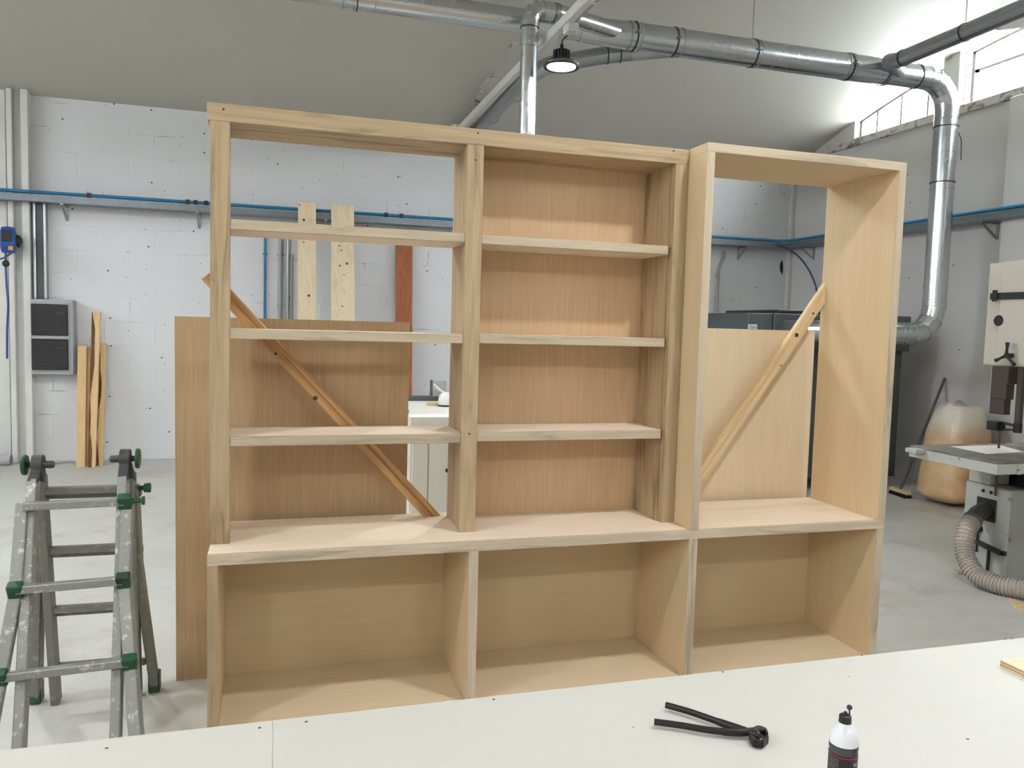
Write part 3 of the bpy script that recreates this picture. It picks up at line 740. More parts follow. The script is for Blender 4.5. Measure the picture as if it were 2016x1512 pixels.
MB().lathe([(.009, 0), (.009, .02), (.016, .022), (.018, .04), (.016, .044)], kp, (1, 0, 0), 16).build('lock_knob', GREEN, ld, smooth=40)

# ================================================================== DUCTS
def ring_at(name, mat, parent, c, d, r, w=.012, t=.006): return MB().lathe([(r, -w / 2), (r + t, -w / 2), (r + t, w / 2), (r, w / 2)], c, d, 24, cap=False).build(name, mat, parent, smooth=40)
YM, ZM = 3.1, 3.95
md = thing('main_duct', (2.4, YM, ZM - .1), 'galvanised main extraction duct running along under the vault to the corner', 'duct')
ex = Vector((1, 0, 0))
def run(x0, x1, r, name='pipe', n=24): return MB().tube([(x0, YM, ZM), (x1, YM, ZM)], r, n, cap=False).build(name, GALV, md, smooth=40)
run(-6.8, .82, .082); run(.78, 2.62, .090); run(2.58, 2.9, .093)
for x in (.70, .80, .93): ring_at('joint_band', GALV_DULL, md, (x, YM, ZM), ex, .089, .008, .004)
ring_at('clamp', DARK, md, (.80, YM, ZM), ex, .093, .008, .004)
RM = .112
def cone(p0, p1, r0, r1, name, parent=md): return MB().tube([p0, p1], [r0, r1], 24, cap=False).build(name, GALV, parent, smooth=40)
cone((2.55, YM, ZM), (2.98, YM, ZM), .093, RM, 'branch_piece')
xe = 6.23
run(2.96, 3.30, RM); run(3.30, 5.3, RM); cone((5.28, YM, ZM), (5.55, YM, ZM), RM, .106, 'branch_piece')
for x in (2.97, 3.06, 3.44, 4.17, 5.06, 5.13, 5.52): ring_at('joint_band', GALV_DULL, md, (x, YM, ZM), ex, RM - .001, .01, .005)
for x in (3.02, 3.38, 4.13, 5.10, 5.49):
    c = ring_at('clamp', DARK, md, (x, YM, ZM), ex, RM + .003,   .009, .004)
    MB().box(x - .012, x + .012, YM - RM - .028, YM - RM + .002, ZM - .012, ZM + .012, .003).build('clamp_bolt', STEEL, c)
MB().tube([(3.0, YM, ZM), (5.3, YM, ZM)], .01, 6).build('liner', GALV_DULL, md)
# elbow, drop and lower elbow into the dust collector
ZE = 1.60
def elbow(pts, r, k, rr, parent, mat):
    P = fillet(pts, rr, k); o = MB().tube(P, r, 40, cap=False).build('elbow', mat, parent, smooth=12)
    for i in range(1, len(P) - 1): ring_at('seam', mat, o, P[i], ((P[i + 1] - P[i]).normalized() + (P[i] - P[i - 1]).normalized()).normalized(), r + .001, .005, .003)
    return o
elbow([(5.52, YM, ZM), (xe, YM, ZM), (xe, YM, 3.2)], .104, 5, .27, md, GALV)
MB().tube([(xe, YM, 3.42), (xe, YM, 1.98)], .102, 24, cap=False).build('pipe', GALV, md, smooth=40)
elbow([(xe, YM, 2.02), (xe, YM, ZE), (5.2, YM, ZE)], .102, 3, .26, md, GALV)
ez = Vector((0, 0, 1))
for z in (3.60, 3.30, 2.96, 2.06, 1.93, 1.90, 1.87): ring_at('joint_band', GALV, md, (xe, YM, z), ez, .102, .01, .006)
for z in (3.53, 3.02): ring_at('clamp', DARK, md, (xe, YM, z), ez, .105, .008, .005)
ring_at('clamp', DARK, md, (5.85, YM, ZM), ex, .106, .008, .005)
for x in (5.88, 5.83): ring_at('joint_band', GALV, md, (x, YM, ZE), ex, .103, .008, .005)
MB().tube([(xe + .11, YM - .02, 3.52), (xe + .15, YM - .04, 3.42), (xe + .17, YM - .03, 3.24)], .005, 6).build('tie_wire', DARK, md)

# drop pipe in front of the main duct, joining through a branch
dp = thing('drop_duct', (2.12, 2.86, 2.3), 'bright vertical galvanised drop pipe rising behind the middle of the bookcase', 'duct')
YD, XD = 2.82, PY(2.82, 1040, 150).x
topz = PY(YD, 1047, 22).z
MB().tube([(XD, YD, 0.9), (XD, YD, topz - .18)], .064, 24, cap=False).build('pipe', GALV, dp, smooth=40)
elbow([(XD, YD, topz - .2), (XD, YD, topz + .02), (XD + .2, YD + .01, topz + .02), (2.94, YM - .01, ZM + .005)], .066, 4, .10, dp, GALV)
for z in (topz - .10, topz - .15, topz - .26): ring_at('joint_band', GALV, dp, (XD, YD, z), ez, .065, .01, .005)
ring_at('clamp', DARK, dp, (XD, YD, topz - .125), ez, .067, .008, .004)
ring_at('clamp', DARK, dp, (XD + .19, YD + .012, topz + .018), ex, .067, .008, .004)
ring_at('joint_band', GALV, dp, (XD, YD, topz - .62), ez, .0645, .006, .003)
# floor flange below, hidden behind the back panel
MB().lathe([(.066, 0), (.072, .05), (.12, .9)], (XD, YD, 0), n=24).build('floor_hood', GALV_DULL, dp, smooth=40)

# branch running to the back wall along the beam
bd = thing('branch_duct', (2.55, 4.6, 3.6), 'duller galvanised branch duct running back beneath the vault beside the tie beam', 'duct')
A1 = Vector((3.42, YM + .0, ZM - .03)); A2 = Vector((3.05, YM + .10, ZM - .11)); 
p1, p2, p3, p4 = PY(3.3, 1245, 103), PY(3.35, 1195, 108), PY(3.45, 1080, 128), PY(6.2, 958, 275)
MB().tube([A1, p1], [.085, .07], 20, cap=False).build('branch_piece', GALV_DULL, bd, smooth=40)
p4 = Vector((p3.x - .02, 6.3, p3.z - .02)); 
MB().tube(fillet([p1 + (p2 - p1) * -.2, p2, p3, Vector((p3.x - .12, p3.y + .25, p3.z - .06)), p4], .12, 4), .07, 20, cap=False).build('pipe', GALV_DULL, bd, smooth=14)
ring_at('clamp', DARK, bd, p2, (p2 - p1).normalized(), .071, .008, .004); ring_at('clamp', DARK, bd, p2 + (p1 - p2) * .5, (p2 - p1).normalized(), .071, .008, .004)
for y in (4.3, 5.2, 5.9): ring_at('clamp', DARK, bd, (p4.x - .0, y, p4.z + .01), (0, 1, 0), .071, .008, .004)
for k, dx in enumerate((-.11, -.09)):
    c = MB().tube(path([(p3.x + dx, 3.6, p3.z + .06), (p3.x + dx, 4.4, p3.z - .02 - .03 * k), (p3.x + dx, 5.4, p3.z - .05), (p3.x + dx + .01, 6.41, p3.z - .12)], 6), .009, 8)
    tag(c.build('cable', DARK), ('upper' if k == 0 else 'lower') + ' dark cable slung beneath the tie beam to the back wall', 'cable', 'cables under the tie beam')
# branch towards the camera on the right
rb = thing('side_duct', (5.28, 2.0, 3.85), 'dark galvanised side duct running from the corner elbow towards the camera', 'duct')
XB = 5.33; s0 = PX(XB, 1764, 119); s1 = PX(XB, 2016, 17)
zb = (s0.z + s1.z) / 2
MB().tube(fillet([(5.66, YM - .02, ZM - .01), (5.40, YM - .17, ZM + .03), (XB, YM - .34, zb), (XB, 0.2, zb)], .07, 4), .066, 20, cap=False).build('pipe', GALV_DULL, rb, smooth=14)
ring_at('clamp', DARK, rb, (XB, YM - .42, zb), (0, 1, 0), .067, .008, .005); ring_at('clamp', DARK, rb, (XB, 2.05, zb), (0, 1, 0), .067, .008, .004)
MB().tube([(XB, 2.05, zb + .07), (XB, 2.05, ceil_z(2.05))], .004, 6).build('hanger', STEEL, rb)
# hangers of the main duct
for x in (.8, 4.13): MB().tube([(x, YM, ZM + .1), (x, YM, ceil_z(YM))], .004, 6).build('hanger', STEEL, md)

# ================================================================== DUST COLLECTOR
dc = thing('dust_collector', (5.5, 4.1, 0), 'dark grey dust collector cabinet in the far right corner', 'dust collector')
YF = 3.62
xa, xm, xb_ = PY(YF, 1475, 640).x, PY(YF, 1524, 640).x, PY(YF, 1797, 640).x
zt1 = PY(YF, 1490, 616).z
MB().box(xa + .1, xb_ - .05, YF + .06, 4.75, .12, 1.42, .01).build('lower_body', COLLECTOR2, dc)
MB().box(xa, xm - .004, YF + .02, 4.7, 1.1, zt1, .008).build('hood', COLLECTOR, dc)
MB().box(xm, 6.02, YF, 4.75, 1.42, zt1 + .005, .008).build('hood', COLLECTOR2, dc)
MB().box(6.024, xb_, YF + .02, 4.7, 1.42, zt1 + .02, .008).build('hood', COLLECTOR, dc)
MB().box(xm + .06, 6.0, YF + .03, 4.6, zt1 + .006, zt1 + .04, .006).build('lid', BLACK, dc)
for (x, y) in ((xa + .2, YF + .15), (xb_ - .15, YF + .15), (xa + .2, 4.6), (xb_ - .15, 4.6)): MB().box(x - .04, x + .04, y - .04, y + .04, 0, .12).build('leg', COLLECTOR2, dc)
cone((5.2, YM, ZE), (5.2, YM + .0, ZE), .102, .102, 'x', md) if False else None
MB().tube(fillet([(5.28, YM, ZE), (4.98, YM, ZE), (4.98, YF + .06, ZE)], .2, 4), .1, 20, cap=False).build('inlet', GALV_DULL, dc, smooth=14)
SIGN = plain('sign_white', srgb(216, 222, 226), 0.4, var=.02); SBLUE = plain('sign_blue', srgb(36, 70, 124), 0.4); SDK = plain('sign_navy', srgb(32, 46, 74), .4)
def flat_text(s, size, p, mat, parent, rotx=math.pi / 2):
    me = text_mesh(s, size); o = origin(parent)
    for v in me.vertices: v.co = Vector((p[0] + v.co.x, p[1], p[2] + v.co.y)) - o
    me.materials.clear(); me.materials.append(mat); return link('lettering', me, parent)
sp0, sp1 = PY(YF + .015, 1473.5, 638), PY(YF + .015, 1490, 655)
sg = MB().box(sp0.x, sp1.x, YF + .014, YF + .018, sp1.z - .02, sp0.z).build('sign', SIGN, dc)
flat_text('Open', .034, (sp0.x + .012, YF + .0125, sp0.z - .036), SDK, sg)
MB().box(sp0.x + .012, sp1.x - .01, YF + .0125, YF + .0138, sp0.z - .066, sp0.z - .046).build('sign_band', SDK, sg)
MB().box(sp0.x + .022, sp1.x - .02, YF + .0118, YF + .0124, sp0.z - .060, sp0.z - .055).build('sign_line', SIGN, sg)
np0 = PY(YF - .004, 1607, 641)
sg2 = MB().box(np0.x, np0.x + .2, YF - .004, YF - .0005, np0.z - .14, np0.z).build('sign', SIGN, dc)
flat_text('N', .11, (np0.x + .012, YF - .0045, np0.z - .10), SBLUE, sg2)

# ================================================================== CABLE TRAY, PIPES AND WALL FITTINGS
def traymat():
    t = NT('perforated_galvanised_tray'); v = t.coord(rnd=False); br = t.n('ShaderNodeTexBrick'); br.inputs['Scale'].default_value = 22; br.inputs['Mortar Size'].default_value = .008
    br.inputs['Color1'].default_value = (.24, .27, .30, 1); br.inputs['Color2'].default_value = (.19, .21, .24, 1); br.inputs['Mortar'].default_value = (.30, .33, .36, 1)
    mp = t.n('ShaderNodeMapping'); mp.inputs['Rotation'].default_value = (math.pi / 2, 0, 0); t.l(v, mp.inputs[0]); t.l(mp.outputs[0], br.inputs['Vector'])
    t.col(br.outputs[0]).pr(.45, .8); return t.m
TRAY = traymat()
ZTR = 2.70
def tray(axis, a0, a1, wall, label, brackets):
    mid = (a0 + a1) / 2
    t = thing('cable_tray', (mid, wall - .12, ZTR) if axis == 0 else (wall - .12, mid, ZTR), label, 'cable tray', 'cable trays along the walls')
    def bx(d0, d1, z0, z1):
        m = MB()
        if axis == 0: m.box(a0, a1, wall - d1, wall - d0, z0, z1)
        else: m.box(wall - d1, wall - d0, a0, a1, z0, z1)
        return m
    bx(.03, .23, ZTR, ZTR + .003).build('tray_floor', TRAY, t); bx(.228, .231, ZTR, ZTR + .07).build('tray_side', TRAY, t); bx(.03, .033, ZTR, ZTR + .07).build('tray_side', TRAY, t)
    bx(.215, .228, ZTR + .066, ZTR + .07).build('lip', TRAY, t)
    for a in brackets:
        m = MB(); P = (lambda d, z: (a, wall - d, z)) if axis == 0 else (lambda d, z: (wall - d, a, z))
        m.bar(P(.006, ZTR - .16), P(.006, ZTR), .03, .01, (0, 1, 0) if axis == 0 else (1, 0, 0)); m.bar(P(.0, ZTR - .008), P(.22, ZTR - .008), .03, .012); m.bar(P(.01, ZTR - .15), P(.2, ZTR - .014), .02, .012)
        m.build('bracket', GALV_DULL, t)
    return t
tray(0, -6.5, X_RIGHT - .03, Y_BACK, 'galvanised cable tray running along the back block wall', [PY(6.43, x, 415).x for x in (132, 392, 640, 1457)])
tray(1, -2.0, Y_BACK - .24, X_RIGHT, 'galvanised cable tray running along the right wall to the corner', [PX(6.985, 1604, 480).y, 3.15, 1.2])
for k, (dd, dz) in enumerate(((.20, .098), (.16, .104))):
    pts_ = [(-6.5, Y_BACK - dd, ZTR + dz), (X_RIGHT - dd - .15, Y_BACK - dd, ZTR + dz - .005), (X_RIGHT - dd - .02, Y_BACK - dd - .05, ZTR + dz), (X_RIGHT - dd, Y_BACK - dd - .25, ZTR + dz), (X_RIGHT - dd, -2.0, ZTR + dz)]
    m = MB().tube(fillet(pts_, .06, 4), .017, 12)
    t = tag(m.build('air_pipe', BLUEPIPE, smooth=40), ('front' if k == 0 else 'rear') + ' blue compressed air pipe lying on the cable trays', 'pipe', 'blue air pipes on the trays')
    if k == 0:
        for (x) in (176, 370, 385, 406, 760, 790): 
            q = PY(Y_BACK - dd, x, 420); MB().bar((q.x - .02, Y_BACK - dd, ZTR + dz), (q.x + .02, Y_BACK - dd, ZTR + dz), .044, .044).build('pipe_clip', BLACK, t)
# vertical services on the back wall
def vpipe(px, ptop, pbot, r, mat, name, label, cat, dx=0.0, dy=.03, couplings=()):
    a = PY(Y_BACK - dy, px, ptop); t = thing(name, (a.x, Y_BACK - dy, 0.1), label, cat)
    MB().tube([(a.x, Y_BACK - dy, a.z), (a.x + dx, Y_BACK - dy, .1)], r, 10).build('pipe', mat, t, smooth=40)
    for c in couplings:
        z = PY(Y_BACK - dy, px, c).z; MB().tube([(a.x, Y_BACK - dy, z - .03), (a.x, Y_BACK - dy, z + .03)], r * 1.35, 10).build('coupling', mat, t, smooth=40)
    for z in (.6, 1.5, 2.3): MB().box(a.x - r * 1.8, a.x + r * 1.8, Y_BACK - dy + r * .6, Y_BACK + .001, z - .01, z + .01).build('clip', mat, t)
    return t
vpipe(522, 462, 640, .013, BLUEPIPE, 'air_drop_pipe', 'thin blue vertical air pipe on the back wall seen through left bay', 'pipe')
vpipe(552, 462, 640, .022, CONDUIT, 'wall_conduit', 'pale thick grey conduit on the back wall left of the planks', 'conduit', couplings=(602,))
vpipe(567, 462, 640, .016, GALV_DULL, 'wall_conduit', 'darker thin grey conduit on the back wall beside the left plank', 'conduit', couplings=(507, 602))
vpipe(574, 500, 640, .010, CONDUIT, 'wall_conduit', 'thinnest grey conduit nearest the left pale plank', 'conduit')
# conduit in the right bay
c0 = [PY(6.40, x, y) for (x, y) in ((1425, 494), (1424, 507), (1415, 530), (1413, 560), (1408, 660))]
c0.append(Vector((c0[-1].x, 6.40, .8)))
t = thing('wall_conduit', c0[-1], 'bent grey conduit on the back wall seen through the tall unit', 'conduit')
MB().tube(path(c0, 6), .016, 10).build('pipe', CONDUIT, t, smooth=40)
for (x, y) in ((1413, 543), (1411, 587)):
    p = PY(6.40, x, y); MB().tube([p + Vector((0, 0, -.03)), p + Vector((0, 0, .03))], .022, 10).build('coupling', CONDUIT, t, smooth=40)
# blue hose looping down in the corner
hp = [PY(6.20, 1530, 482), PY(6.17, 1548, 489)] + [PX(6.80, x, y) for (x, y) in ((1570, 503), (1590, 528), (1603, 555), (1608, 578), (1610, 640), (1608, 700))]
tag(MB().tube(path(hp, 6), .011, 8).build('air_hose', NAVY, smooth=60), 'navy hose arching down from the tray in the corner', 'hose')
# galvanised riser above the electrical cabinet
yr = Y_BACK - .09
x0, x1 = PY(yr, 66, 500).x, PY(yr, 91, 500).x; zt_, zb_ = ZTR - .004, PY(yr, 80, 588).z + .003
rz = thing('cable_riser', ((x0 + x1) / 2, yr, zb_), 'vertical galvanised cable channel above the electrical cabinet', 'cable channel')
MB().box(x0 + .01, x1 - .01, Y_BACK - .02, Y_BACK - .012, zb_, zt_).build('channel_back', GALV_DULL, rz)
for a in (x0, x1 - .006): MB().box(a, a + .006, yr, Y_BACK - .008, zb_, zt_).build('channel_side', GALV_DULL, rz)
MB().box(x0 + .03, x1 - .02, yr + .004, yr + .01, zb_, zt_).build('channel_shaded_inside', COLLECTOR, rz)  # dark strip standing in for the shaded inside of the open channel
for a in (x0 + .006, x1 - .022): MB().box(a, a + .016, yr, yr + .004, zb_, zt_).build('channel_lip', GALV, rz)
# electrical cabinet
ye = Y_BACK - .16
q0, q1 = PY(ye, 59, 588), PY(ye, 145, 738)
ec = thing('electrical_cabinet', ((q0.x + q1.x) / 2, ye + .08, q1.z), 'grey electrical cabinet with two smoked doors on the back wall', 'electrical cabinet')
MB().box(q0.x, q1.x, ye, Y_BACK - .007, q1.z, q0.z, .008).build('body', GREYPL, ec)
MB().box(q0.x + .015, q1.x - .03, ye - .012, ye - .0005, q1.z + .035, q0.z - .035, .004).build('door_frame', GREYPL, ec)
zm_ = (q0.z + q1.z) / 2
for (za, zb2) in ((q1.z + .05, zm_ - .018), (zm_ + .018, q0.z - .05)):
    d = MB().box(q0.x + .012, q1.x - .042, ye - .03, ye - .0125, za, zb2, .006).build('door', SHADE, ec)
    MB().box(q0.x + .05, q1.x - .08, ye - .0315, ye - .0305, za + .06, za + .066).build('door_line', BLACK, d)
    MB().box(q1.x - .16, q1.x - .08, ye - .0315, ye - .0305, zb2 - .10, zb2 - .085).build('breaker_row', BLACK, d)
# hose reel
yh = Y_BACK - .30
hc = PY(yh, 20, 473)
hr = thing('hose_reel', (hc.x, yh, hc.z - .18), 'blue hose reel hanging on the white pilaster at the left edge', 'hose reel')
rax = Vector((.97, .20, 0)).normalized(); rfr = Vector((.20, -.97, 0)).normalized()
MB().lathe([(.09, -.075), (.128, -.06), (.135, 0), (.128, .05), (.10, .062)], (hc.x - .01, yh, hc.z), rax, 28).build('drum_case', BLUE, hr, smooth=50)
q_ = Vector((hc.x - .01, yh, hc.z)) - rax * .012 + rfr * .118
MB().bar(q_ + Vector((0, 0, -.02)), q_ + Vector((0, 0, .085)), .085, .05, rfr, .006).build('opening', BLACK, hr)
q_ = Vector((hc.x - .01, yh, hc.z - .085)) + rax * .02 + rfr * .112
MB().bar(q_ + Vector((0, 0, -.02)), q_ + Vector((0, 0, .02)), .04, .02, rfr).build('warning_label', plain('orange_label', srgb(206, 140, 70), .5), hr)
MB().lathe([(.06, 0), (.055, .03), (.02, .055)], Vector((hc.x - .01, yh, hc.z)) + rax * .06, rax, 18).build('hub', BLACK, hr, smooth=40)
MB().box(hc.x - .04, hc.x + .02, yh + .08, Y_BACK - .046, hc.z - .05, hc.z + .05, .004).build('wall_bracket', BLACK, hr)
hb = [PY(yh - .12, x, y) for (x, y) in ((11, 497), (11, 520), (13, 560), (16, 600), (14, 650), (14, 706))]
MB().tube(path(hb, 6), .010, 8).build('hose', NAVY, hr, smooth=60)
bp = PY(yh - .12, 11.5, 519); s = MB(); bmesh.ops.create_uvsphere(s.bm, u_segments=16, v_segments=10, radius=.034, matrix=Matrix.Translation(bp)); s.build('stop_ball', BLACK, hr, smooth=60)
MB().tube(path([PY(yh - .05, 25, 497), PY(yh - .05, 12, 505), PY(yh - .05, 0, 510), PY(yh - .05, -30, 515)], 5), .008, 8).build('supply_hose', NAVY, hr, smooth=60)

# ================================================================== TIMBER AGAINST THE BACK WALL
def lean(name, px0, px1, ptop, label, cat, mat, ytop, ybot, t=.03, group=None, pbx=None, extra=None, zbot=0.0):
    A = PY(ytop, px0, ptop); B_ = PY(ytop, px1, ptop + (px1 - px0) * .06)
    w = B_.x - A.x
    xb0 = PZ(0.0, *(pbx or (px0, 910))).x if pbx else A.x
    th = thing(name, (xb0 + w / 2, ybot, zbot), label, cat, group)
    m = MB(); m.prism([(xb0, ybot, zbot), (xb0 + w, ybot, zbot), (A.x + w, ytop, A.z), (A.x, ytop, A.z)], (0, t, 0))
    m.build('board', mat, th); return th, (xb0, A.x, w, ybot, ytop, A.z)
def knots(par, spots, y0, y1, zt):
    for (x, y, r) in spots:
        z_ = PY((y0 + y1) / 2, x, y).z; yv = y0 + (y1 - y0) * z_ / zt; p = PY(yv, x, y)
        MB().lathe([(r, 0), (r * .8, .002)], p + Vector((0, -.002, 0)), (0, 1, 0), 10).build('knot', KNOT, par)
th, g = lean('spruce_plank', 587, 622, 397, 'left narrower pale spruce plank leaning on the back wall tray', 'plank', SPRUCE[2], 6.155, 5.70, group='pale planks leaning on the tray')
knots(th, ((598, 433, .014), (598, 477, .008), (608, 582, .014), (590, 403, .008)), g[3], g[4], g[5])
th, g = lean('spruce_plank', 652, 697, 402, 'right wider pale spruce plank leaning on the back wall tray', 'plank', SPRUCE[2], 6.155, 5.65, group='pale planks leaning on the tray')
knots(th, ((683, 519, .014), (669, 523, .010), (674, 603, .009), (672, 493, .008), (668, 484, .008), (677, 541, .007)), g[3], g[4], g[5])
th, g = lean('hardwood_plank', 781, 812, 462, 'reddish brown hardwood plank leaning on the back wall', 'plank', RED[2], 6.36, 6.12, t=.045)
# the bundle of offcuts beside the electrical cabinet
LEDGE = wood3('live_edge_board', srgb(222, 190, 142), srgb(206, 168, 118), fine=.1, band=.4)
def offcut(pts_top, pts_bot, ytop, ybot, label, bark=0, t=.05):
    (xa, ya), (xc, yc) = pts_top; (xd, yd), (xe_, ye_) = pts_bot
    a, c = PY(ytop, xa, ya), PY(ytop, xc, yc); d, e = PY(ybot, xd, yd), PY(ybot, xe_, ye_); d.z = e.z = 0.0
    th = thing('timber_offcut', ((d.x + e.x) / 2, ybot, 0), label, 'timber', 'timber offcuts beside the electrical cabinet')
    m = MB(); m.prism([d, e, c, a], (0, t, 0)); m.build('board', LEDGE[2], th)
    if bark:
        n = 9; P = []; 
        for i in range(n + 1):
            k = i / n
            l_, r_ = d.lerp(a, k), e.lerp(c, k); wv = .30 + .22 * math.sin(k * 9 + bark) + .1 * math.sin(k * 23)
            if bark > 0: P.append((l_, l_.lerp(r_, max(.06, wv))))
            else: P.append((r_.lerp(l_, max(.06, wv)), r_))
        m = MB()
        for i in range(n):
            q = [P[i][0], P[i][1], P[i + 1][1], P[i + 1][0]]
            m.prism([v + Vector((0, -.004, 0)) for v in q], (0, .003, 0))
        m.build('bark_edge', BARK[2], th)
    return th
offcut(((153, 681), (170, 682)), ((150, 916), (167, 916)), 6.30, 6.02, 'leftmost pale offcut leaning below the electrical cabinet', 0)
offcut(((170, 683), (178, 683)), ((166, 914), (172, 914)), 6.36, 6.10, 'narrow offcut squeezed behind the tallest one', 0, .03)
offcut(((181, 614), (197, 615)), ((173, 917), (187, 917)), 6.26, 5.97, 'tallest offcut with a dark bark edge in the bundle', 1.2)
offcut(((195, 675), (209, 676)), ((188, 914), (202, 914)), 6.33, 6.05, 'rightmost offcut with a bark edge on its left side', 2.2)

# ================================================================== WHITE MACHINE BEHIND THE LEFT BAY
wm = thing('white_machine', (1.5, 3.3, 0), 'white enamelled machine cabinet with doors seen through left bay', 'machine')
ZW = .93; fL = PZ(ZW, 804, 816); x0, yf = fL.x, fL.y
yb_ = PZ(ZW, 806, 789).y
WMW = .62
MB().box(x0, x0 + WMW, yf, yb_, .06, ZW, .02).build('body', MACHINE_W, wm)
MB().box(x0 + .05, x0 + WMW - .05, yf + .05, yb_ - .05, 0, .06).build('plinth', BLACK, wm)
xd1 = PY(yf, 843, 900).x; xd0 = PY(yf, 811, 900).x
MB().box(xd0, xd1 - .004, yf - .012, yf - .0005, .22, ZW - .09, .004).build('door', MACHINE_W, wm)
MB().box(xd1 + .004, x0 + WMW - .03, yf - .012, yf - .0005, .22, ZW - .09, .004).build('door', MACHINE_W, wm)
MB().lathe([(.014, 0), (.014, .02)], PY(yf - .012, 880, 926), (0, -1, 0), 12).build('door_knob', BLACK, wm)
for (y0_, y1_) in ((870, 888), (893, 935)): 
    a, c = PY(yf + .2, 798, y0_), PY(yf + .2, 802, y1_); MB().box(x0 - .03, x0 - .0005, yf + .15, yf + .5, c.z, a.z, .004).build('vent', BLACK, wm)
MB().box(x0 - .02, x0 + WMW + .02, yb_ + .005, yb_ + .10, ZW - .03, ZW + .035, .004).build('rail', COLLECTOR, wm)
MB().box(x0 - .02, x0 + .02, yf + .1, yf + .13, ZW - .002, ZW + .02).build('catch', STEEL, wm)
# things lying on the machine
zr = ZW + .035
a, c = PY(yb_ + .06, 850, 749), PY(yb_ + .06, 876, 779)
gx_ = thing('grey_box', ((a.x + c.x) / 2, yb_ + .06, zr), 'grey metal box with sloping bar standing on the machine rail', 'box')
MB().box(a.x, c.x, yb_ + .02, yb_ + .10, zr, a.z, .004).build('body', GREYPL, gx_)
MB().bar((a.x, yb_ + .012, a.z - .05), (c.x, yb_ + .012, zr + .012), .02, .006).build('bar', WHITE, gx_)
MB().box(a.x - .008, a.x - .0005, yb_ + .02, yb_ + .10, zr, a.z + .004).build('side_plate', COLLECTOR, gx_)
jc = PZ(ZW, 877, 800); jg = thing('plastic_jug', (jc.x, jc.y, ZW), 'white plastic jug with dark base on the white machine', 'jug')
MB().lathe([(.056, .002), (.058, .014)], (jc.x, jc.y, ZW), n=24).build('base', BLACK, jg, smooth=40)
MB().lathe([(.056, .014), (.058, .05), (.05, .085), (.03, .105), (.02, .11)], (jc.x, jc.y, ZW), n=24).build('body', WHITE, jg, smooth=40)
MB().tube(path([Vector((jc.x, jc.y, ZW + .105)), Vector((jc.x - .04, jc.y, ZW + .125)), Vector((jc.x - .10, jc.y + .0, ZW + .175))], 5), .007, 8).build('spout', WHITE, jg, smooth=60)
wk = PZ(ZW, 855, 799)
o = MB().box(wk.x - .055, wk.x + .03, wk.y - .01, wk.y + .03, ZW, ZW + .022, .002).build('wood_block', PALEPINE[0]); tag(o, 'small pale wood block lying beside the white jug', 'wood block')

# ================================================================== BANDSAW
ZS = .86
bs = thing('bandsaw', (4.9, 1.0, 0), 'cream bandsaw with grey table at the right edge', 'bandsaw')
MB().box(4.25, 5.25, .53, 1.20, ZS - .012, ZS, .003).build('table_top', TABLETOP, bs)
MB().box(4.25, 5.25, .53, .545, ZS - .075, ZS - .013, .003).build('table_rim', GREENGREY, bs)
MB().box(4.25, 4.265, .546, 1.20, ZS - .075, ZS - .013, .003).build('table_rim', GREENGREY, bs)
MB().box(4.265, 5.25, 1.185, 1.20, ZS - .075, ZS - .013, .003).build('table_rim', GREENGREY, bs)
MB().box(4.17, 4.25, 1.06, 1.15, ZS - .035, ZS - .008, .003).build('fence_bar', GREENGREY, bs)
MB().box(4.40, 4.43, .520, .5295, ZS - .075, ZS - .013, .002).build('rim_joint', GREENGREY, bs)
# upper wheel housing; its door faces the bookcase side
XH = 4.80
h1, h0 = PX(XH, 1962, 515), PX(XH, 1953, 720); hz1, hz0 = h1.z, h0.z; yfar = h1.y
MB().box(XH + .035, 5.08, .10, yfar + .085, hz0 + .004, hz1 - .004, .006).build('wheel_housing', CREAM, bs)
MB().box(XH, XH + .032, .10, yfar - .04, hz0, hz1, .008).build('housing_door', CREAM, bs)
zs = PX(XH, 1975, 583).z; ys_ = PX(XH, 1952, 583).y
MB().box(XH - .016, XH - .0005, .15, ys_, zs - .022, zs + .022, .003).build('strap', BLACK, bs)
yk = PX(XH, 1962, 583).y; MB().box(XH - .026, XH - .017, yk - .025, yk + .015, zs - .035, zs + .04, .004).build('strap_lock', BLACK, bs)
kz = PX(XH - .03, 1959, 631)
MB().lathe([(.012, 0), (.012, .012), (.034, .014), (.036, .032), (.03, .04)], Vector((XH + .03, kz.y, kz.z)), (-1, 0, 0), 18).build('door_knob', BLACK, bs, smooth=40)
tc_ = PX(XH - .05, 1981, 700)
m = MB().lathe([(.016, 0), (.016, .06)], tc_ + Vector((.055, 0, 0)), (-1, 0, 0), 14)
for an in (88, 205, 318):
    d = Vector((0, -math.cos(math.radians(an)), math.sin(math.radians(an)))); m.tube([tc_, tc_ + d * .045, tc_ + d * .085], [.012, .008, .013], 10)
m.build('star_handle', BLACK, bs, smooth=40)
pz_ = PX(XH, 1992, 681); MB().box(XH - .003, XH - .0003, pz_.y - .035, pz_.y + .035, pz_.z - .018, pz_.z + .018).build('plate', GREYPL, bs)
MB().box(XH + .06, 5.4, -.12, .098, 0, 2.05, .008).build('column', CREAM, bs)
